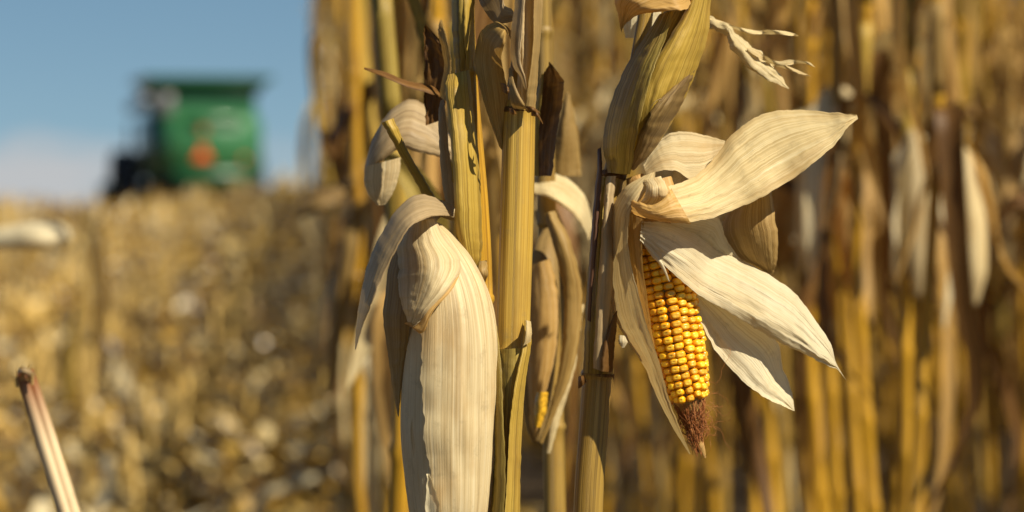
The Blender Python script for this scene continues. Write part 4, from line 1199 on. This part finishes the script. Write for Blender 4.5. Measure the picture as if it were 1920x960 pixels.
# ---- plant with the big closed ear
Cc = Plant(905, 2.12, 'corn plant with a large closed ear in pale torn husk hanging left')
dC = 2.12
stC = stalk_tube([(925, GROUND_Y(dC), dC, 27), (922, 2200, dC, 26), (914, 1300, dC, 23), (908, 960, dC, 21), (904, 560, dC, 20), (898, 400, dC, 19), (888, 280, dC, 19), (876, 140, dC, 19), (870, 0, dC, 19), (864, -300, dC, 17), (856, -900, dC, 12), (850, -1600, dC, 7), (848, -2150, dC, 3)],
                 [135, 560, 1000, 1440, 1900, 2350, 2850, -290, -720, -1150])
Cc.add('stalk', stC.mesh(ns=26, groove=.025, kg=4, seed=31), 'stalk')
cS = lambda n, rows, mat, lab=None, par=None, **k: Cc.add(n, sheet(rows, **k), mat, par, lab)
cS('leaf_sheath', [(840, 140, 2.07, 880, 131, 2.075, .004), (835, 168, 2.06, 884, 165, 2.07, .009), (841, 220, 2.055, 889, 220, 2.07, .010), (848, 300, 2.05, 898, 292, 2.07, .011), (852, 375, 2.05, 902, 375, 2.07, .011), (854, 437, 2.055, 904, 440, 2.07, .010), (866, 480, 2.06, 903, 478, 2.07, .006), (884, 507, 2.07, 892, 508, 2.07, 0)],
   'sheath', seed=70, nu=20, ribs=.0003, edge=1.6, crumple=.002)
cS('leaf_sheath', [(848, -80, 2.08, 875, -80, 2.075, .004), (848, 0, 2.08, 872, 0, 2.07, .006), (848, 70, 2.08, 873, 70, 2.07, .006), (856, 135, 2.085, 872, 132, 2.08, .003)], 'sheath_olive', seed=71)
cS('leaf_sheath', [(870, -80, 2.075, 892, -80, 2.085, .004), (868, 0, 2.068, 890, 0, 2.08, .005), (870, 70, 2.068, 888, 70, 2.08, .005), (876, 130, 2.075, 884, 128, 2.08, .002)], 'sheath', seed=72)
cS('sheath_scrap', [(898, 490, 2.075, 912, 488, 2.075, .002), (896, 505, 2.065, 914, 500, 2.065, .003), (898, 518, 2.065, 915, 515, 2.065, .003), (903, 528, 2.07, 910, 530, 2.07, 0)], 'leaf_tan', seed=73, nv=16, edge=3)
cS('leaf', [(800, 235, 2.2, 828, 225, 2.2, -.003), (794, 160, 2.2, 842, 165, 2.19, -.005), (796, 100, 2.2, 846, 125, 2.19, -.005), (795, 60, 2.2, 826, 78, 2.19, -.003), (797, 44, 2.2, 801, 48, 2.2, 0)], 'leaf_brown', seed=74, crumple=.006, edge=3)
cS('leaf', [(824, 180, 2.19, 834, 190, 2.18, .001), (832, 120, 2.19, 846, 130, 2.18, .002), (822, 60, 2.19, 838, 72, 2.18, .002), (826, 36, 2.19, 829, 38, 2.19, 0)], 'leaf', seed=174, edge=2)
cS('leaf', [(826, 188, 2.12, 832, 186, 2.12, 0), (822, 215, 2.11, 836, 215, 2.11, .003), (824, 280, 2.11, 842, 280, 2.11, .004), (830, 350, 2.11, 850, 350, 2.11, .003), (840, 400, 2.11, 852, 400, 2.11, 0)], 'leaf_grey', seed=75)
cS('leaf', [(683, 126, 2.2, 683, 130, 2.2, 0), (725, 136, 2.2, 722, 146, 2.19, .002), (765, 152, 2.2, 762, 163, 2.19, .002), (800, 158, 2.2, 795, 172, 2.19, .002), (828, 170, 2.2, 825, 182, 2.19, 0)], 'leaf_brown', seed=76)
# broken yellow midrib stick
cS('leaf', [(716, 230, 2.10, 738, 221, 2.10, .004), (730, 255, 2.10, 748, 245, 2.10, .005), (755, 300, 2.11, 770, 292, 2.11, .004), (778, 340, 2.12, 794, 332, 2.12, .004), (800, 378, 2.13, 818, 372, 2.13, .004)], 'sheath', 'broken golden leaf midrib', seed=77)
# folded grey and cream leaf further left
cS('leaf', [(868, 312, 2.26, 862, 268, 2.27, .004), (830, 296, 2.26, 828, 235, 2.27, .008), (790, 286, 2.25, 800, 200, 2.28, .010), (750, 280, 2.25, 768, 186, 2.28, .012), (718, 300, 2.25, 728, 212, 2.28, .012), (690, 330, 2.26, 700, 258, 2.28, .010), (682, 352, 2.27, 684, 310, 2.28, .006)], 'leaf_grey', seed=78, nu=16)
cS('leaf', [(684, 312, 2.25, 752, 295, 2.25, .008), (682, 340, 2.25, 748, 330, 2.25, .008), (690, 365, 2.25, 738, 360, 2.25, .006), (708, 385, 2.25, 722, 384, 2.25, 0)], 'husk_cream', seed=79)

earT = Tube([(850, 402, 2.10, 12), (822, 392, 2.09, 16), (798, 410, 2.07, 22), (800, 440, 2.06, 30), (816, 470, 2.055, 42), (830, 510, 2.055, 58), (839, 560, 2.055, 74), (843, 620, 2.055, 83), (843, 690, 2.055, 87), (841, 793, 2.055, 88), (842, 872, 2.055, 84), (843, 960, 2.055, 74), (846, 1040, 2.055, 54), (850, 1100, 2.055, 30), (852, 1135, 2.055, 8)], 90)
earC = Cc.add('ear', earT.mesh(ns=44, groove=.006, kg=9, lump=.05, seed=33), 'husk_cream', label='closed ear wrapped in pale husk')
def hw(t0, t1, aL, aR, mat, **k):
    return Cc.add('husk_leaf', earT.wrap(t0, t1, aL, aR, **k), mat, earC)
hw(.16, .95, [-1.9, -1.75, -1.6, -1.5, -1.3, -1.0], [.2, -.1, -.35, -.42, -.4, -.3], 'husk_white', seed=81, off=.0004, crumple=.0001, curl=.0005, jag=.05, nv=80, nu=22, tear=.03)
hw(.16, .97, [-.2, -.5, -.62, -.56, -.48, -.38, -.2, .05], [1.9, 1.9, 1.9, 1.9, 1.9, 1.7, 1.4, 1.0], 'husk_cream', seed=80, off=.0018, curl=.0012, jag=.10, nv=150, nu=40, tear=.04, lift=1, base_off=.0018, crumple=.0011)
hw(.70, .90, [-.42, -.5, -.40, -.22], [-.38, -.22, -.12, -.16], 'husk_white', seed=83, off=.0042, curl=.002, jag=.06, nv=40, nu=10, tear=.02)
# husk wrapped over the neck, narrowing to a hanging point; the tail's tan includes painted shade
cS('husk_leaf', [(748, 440, 2.07, 776, 438, 2.055, .004), (729, 500, 2.07, 778, 500, 2.040, .006), (719, 587, 2.07, 769, 602, 2.036, .007), (724, 640, 2.07, 765, 642, 2.040, .006), (731, 690, 2.068, 759, 684, 2.045, .005), (738, 740, 2.066, 752, 735, 2.05, .003), (746, 782, 2.062, 748, 780, 2.057, 0)], 'leaf', 'tan hanging tail of the wrapped husk, darkened for shade', earC, seed=87, nu=14, ribs=.0003)
cS('husk_leaf', [(764, 416, 2.062, 816, 410, 2.045, .012), (747, 455, 2.06, 838, 450, 2.045, .020), (744, 500, 2.058, 868, 490, 2.046, .032), (748, 545, 2.046, 847, 535, 2.018, .018), (756, 580, 2.036, 809, 576, 2.011, .010), (762, 598, 2.030, 786, 604, 2.015, .006), (768, 612, 2.024, 774, 614, 2.018, .001)],
   'husk_cream', None, earC, seed=84, nu=26, nv=56, ribs=.0003, crumple=.0025, curlR=.003)
cS('husk_leaf', [(867, 489, 2.044, 869, 494, 2.042, .000), (846, 533, 2.016, 850, 539, 2.014, .0005), (808, 574, 2.009, 813, 583, 2.007, .0005), (784, 604, 2.014, 792, 624, 2.010, .001), (764, 604, 2.022, 770, 612, 2.02, .001), (758, 606, 2.028, 759, 607, 2.028, 0)], 'husk_yellow', None, earC, seed=85, nu=9)
# draped blade, the shade on its back put into the grey colour
cS('leaf', [(852, 388, 2.08, 850, 406, 2.06, .003), (820, 372, 2.06, 824, 404, 2.03, .006), (779, 366, 2.05, 792, 412, 2.01, .008), (737, 402, 2.04, 764, 432, 2.0, .008), (697, 476, 2.03, 726, 502, 2.0, .007), (676, 553, 2.03, 698, 568, 2.0, .005), (668, 610, 2.03, 680, 612, 2.01, .003), (665, 655, 2.03, 667, 656, 2.02, 0)],
   'leaf_grey', 'long drooping blade, its shade painted grey', None, seed=86, nu=18, nv=60, crumple=.002)

# ---- plant close behind with a half hidden ear, right of the centre stalk
Dp = Plant(1035, 2.42, 'soft corn plant with a yellow-tipped ear between the two sharp stalks')
dD = 2.42
stD = stalk_tube([(1050, GROUND_Y(dD), dD, 26), (1046, 1800, dD, 24), (1040, 960, dD, 21), (1032, 600, dD, 19), (1024, 350, dD, 18), (1020, 100, dD, 17), (1014, -300, dD, 14), (1008, -900, dD, 9), (1004, -1800, dD, 3)], [420, 800, 1180, 1600, 2000, 60, -300, -650])
Dp.add('stalk', stD.mesh(ns=16, groove=.03, kg=4, seed=41), 'stalk_olive')
dS = lambda n, rows, mat, par=None, **k: Dp.add(n, sheet(rows, **k), mat, par)
eT = Tube([(1030, 440, 2.4, 16), (1022, 480, 2.38, 26), (1016, 560, 2.37, 34), (1010, 650, 2.37, 36), (1006, 730, 2.37, 30), (1004, 800, 2.37, 18), (1004, 830, 2.37, 6)], 30)
eD = Dp.add('ear', eT.mesh(ns=22, lump=.06, seed=42), 'olive')
dS('husk_leaf', [(985, 500, 2.36, 1032, 485, 2.35, .01), (982, 580, 2.36, 1046, 560, 2.35, .012), (985, 680, 2.36, 1042, 660, 2.35, .012), (992, 760, 2.36, 1020, 750, 2.35, .006), (1000, 820, 2.36, 1005, 820, 2.36, 0)], 'husk_yellow', eD, seed=90)
dS('husk_leaf', [(1020, 400, 2.36, 1040, 395, 2.36, .004), (1040, 470, 2.35, 1072, 460, 2.35, .008), (1058, 560, 2.35, 1092, 560, 2.35, .004), (1050, 680, 2.35, 1078, 680, 2.35, .003), (1030, 770, 2.35, 1046, 765, 2.35, .002), (1012, 830, 2.35, 1018, 832, 2.35, 0)], 'leaf', eD, seed=91)
dS('husk_leaf', [(1060, 580, 2.38, 1095, 570, 2.38, .004), (1050, 680, 2.38, 1078, 690, 2.38, .006), (1035, 760, 2.38, 1055, 770, 2.38, .004), (1025, 850, 2.38, 1032, 850, 2.38, 0)], 'husk', eD, seed=92)
dS('kernels', [(1006, 735, 2.335, 1028, 735, 2.335, .006), (1002, 770, 2.335, 1024, 772, 2.335, .006), (1002, 800, 2.335, 1014, 802, 2.335, .002)], 'kernel_soft', eD, seed=93, nv=12)
dS('leaf', [(1000, 330, 2.44, 1000, 362, 2.40, .006), (1035, 324, 2.44, 1030, 372, 2.39, .010), (1070, 340, 2.44, 1062, 392, 2.39, .010), (1098, 370, 2.44, 1090, 420, 2.40, .008), (1112, 420, 2.45, 1104, 450, 2.42, .002)], 'husk', seed=94)
dS('leaf', [(1000, 395, 2.46, 1040, 385, 2.44, .006), (1020, 470, 2.46, 1068, 450, 2.44, .006), (1040, 560, 2.46, 1090, 540, 2.44, .006), (1050, 660, 2.46, 1085, 650, 2.44, .004)], 'leaf', seed=95)
dS('leaf', [(1030, 330, 2.5, 1090, 330, 2.5, .006), (1040, 260, 2.5, 1085, 260, 2.5, .008), (1055, 200, 2.5, 1075, 205, 2.5, .004), (1062, 170, 2.5, 1066, 170, 2.5, 0)], 'leaf', seed=96)

# ---- soft plants left of the closed ear
def soft_plant(px, d, seed, label, tight=True, rz=0.0):
    pr = make_proto(seed, tight, True)
    q = P(px, 500, d)
    pr[0].location = (float(q[0]), float(q[1]), 0); pr[0].rotation_euler = (0, 0, rz)
    tag(pr[0], label, 'corn plant', 'soft corn plants close behind the sharp ones')
    W = Matrix.Translation(pr[0].location) @ Matrix.Rotation(rz, 4, 'Z')
    for o, subs in pr[1]:
        if o.name.split('.')[0] == 'leaf':
            c = [W @ v.co for v in o.data.vertices]
            if min(960 + FPX * v.x / v.y for v in c) < 640:
                bpy.data.objects.remove(o)
soft_plant(760, 2.9, 703, 'soft corn plant standing directly left of the closed pale ear', rz=2.2)
soft_plant(815, 2.62, 705, 'soft corn plant half hidden behind the closed pale ear', rz=4.0)
E = Plant(672, 4.7, 'soft corn plant with brown blades reaching over the field edge at left', 'soft corn plants close behind the sharp ones')
E.add('stalk', stalk_tube([(676, GROUND_Y(4.7), 4.7, 15), (672, 700, 4.7, 13), (668, 300, 4.7, 12), (662, 0, 4.7, 11), (655, -500, 4.7, 8), (650, -900, 4.7, 3)], [700, 520, 330, 140, -60]).mesh(ns=14, seed=9), 'stalk')
for i, (rows, m_) in enumerate((([(668, 330, 4.68, 668, 352, 4.66, .01), (630, 345, 4.66, 632, 382, 4.62, .02), (585, 362, 4.66, 588, 402, 4.62, .02), (548, 392, 4.66, 552, 412, 4.64, .0)], 'sheath_brown'),
                                ([(668, 190, 4.68, 668, 215, 4.66, .01), (640, 210, 4.66, 645, 260, 4.62, .02), (612, 250, 4.66, 624, 305, 4.62, .02), (590, 232, 4.66, 594, 240, 4.64, .0)], 'leaf_brown'),
                                ([(660, 380, 4.66, 690, 376, 4.66, .01), (634, 460, 4.64, 676, 456, 4.62, .02), (616, 600, 4.64, 650, 600, 4.62, .02), (612, 740, 4.64, 630, 740, 4.62, .0)], 'leaf'),
                                ([(676, 300, 4.66, 706, 310, 4.66, .01), (690, 420, 4.64, 730, 420, 4.62, .02), (686, 560, 4.64, 720, 560, 4.62, .02), (690, 660, 4.64, 700, 660, 4.62, .0)], 'olive'))):
    E.add('leaf', sheet(rows, seed=130 + i, crumple=.006), m_)
# ---- broken stems in the harvested ground at the left
Sp = base_of(128, 1.80)
S_root = empty('broken_corn_stem', (Sp[0], Sp[1], 0), 'bare broken corn stem with a red brown tip leaning at the lower left', 'corn stem')
dS_ = 1.80
q = cr([(46, 697, dS_, 18), (88, 830, dS_, 20.5), (130, 963, dS_, 21), (172, 1096, dS_, 22), (260, 1400, dS_, 23), (420, 2100, dS_, 24), (520, 2800, dS_, 25), (560, GROUND_Y(dS_), dS_, 26)], 110)
t = Tube.__new__(Tube); t.set(P(q[:, 0], q[:, 1], q[:, 2]), q[:, 3] / FPX * q[:, 2])
o_ = t.mesh(ns=26, groove=.0, kg=2, seed=0)
# the deep groove that runs down the front of the stem
g = np.vstack(o_.v)
for i in range(110):
    for j in range(26):
        a = 6.283 * j / 26
        da = (a - .12 + math.pi) % (2 * math.pi) - math.pi
        k = 1 - .30 * math.exp(-(da / .22) ** 2)
        g[i * 26 + j] = t.c[i] + (g[i * 26 + j] - t.c[i]) * k
o_.v = [g]
stem = o_.build('stem', M['stub'], S_root, origin=(Sp[0], Sp[1], 0))
sheet([(26, 716, 1.795, 36, 690, 1.80, .003), (36, 700, 1.785, 46, 688, 1.79, .004), (50, 704, 1.785, 58, 694, 1.79, .003), (64, 712, 1.795, 66, 700, 1.795, 0)], nv=16, seed=99, edge=3).build('torn_end', M['leaf_grey'], stem, origin=(Sp[0], Sp[1], 0))

for i, (x, y, dx, dy) in enumerate(((32, 712, -4, -22), (40, 700, 1, -16), (52, 700, 7, -20), (60, 708, 4, -13), (46, 698, -3, -9))):
    sheet([(x - 3, y + 14, 1.79, x + 3, y + 14, 1.79, .0005), (x - 2 + dx * .4, y + dy * .4, 1.788, x + 2 + dx * .4, y + dy * .4, 1.79, .0005), (x + dx, y + dy, 1.787, x + dx + .6, y + dy, 1.788, 0)], nu=4, nv=10, seed=140 + i, edge=1.5).build('splinter', M['leaf_tan'], stem, origin=(Sp[0], Sp[1], 0))

def left_over(px, d, top, label, r0, leaf_rows, mat='stub_field'):
    o = base_of(px, d)
    root = empty('leftover_corn_stalk', o, label, 'corn stalk')
    t = stalk_tube([(px, GROUND_Y(d), d, r0 * 1.1), (px + 3, (GROUND_Y(d) + top) / 2, d, r0), (px + 2, top + 60, d, r0 * .9), (px - 2, top, d, r0 * .8)], [top + 180, top + 340])
    t.mesh(ns=12, groove=.03, kg=3, seed=px).build('stalk', M[mat], root, origin=o)
    for i, (rows, m_) in enumerate(leaf_rows):
        sheet(rows, seed=110 + i + px, nu=9, nv=24).build('leaf', M[m_], root, origin=o)
left_over(-38, 4.6, 300, 'leftover corn stalk with a pale drooping husk at the left edge', 12,
          [([(-36, 430, 4.6, -36, 470, 4.58, .01), (10, 424, 4.58, 14, 466, 4.55, .02), (60, 416, 4.56, 66, 468, 4.52, .03), (105, 414, 4.55, 112, 462, 4.52, .02), (132, 430, 4.54, 134, 446, 4.53, 0)], 'husk_white')])
left_over(162, 8.6, 392, 'tall leftover corn stalk standing alone in the harvested field', 9,
          [([(162, 430, 8.6, 172, 420, 8.6, .01), (178, 440, 8.58, 198, 432, 8.56, .02), (184, 520, 8.58, 206, 520, 8.56, .02), (178, 640, 8.6, 196, 640, 8.58, .02), (180, 700, 8.6, 186, 700, 8.6, 0)], 'leaf'),
           ([(160, 560, 8.6, 166, 556, 8.6, .01), (136, 580, 8.58, 152, 572, 8.56, .02), (118, 660, 8.58, 142, 656, 8.56, .02), (112, 760, 8.6, 136, 760, 8.58, .01)], 'sheath')])
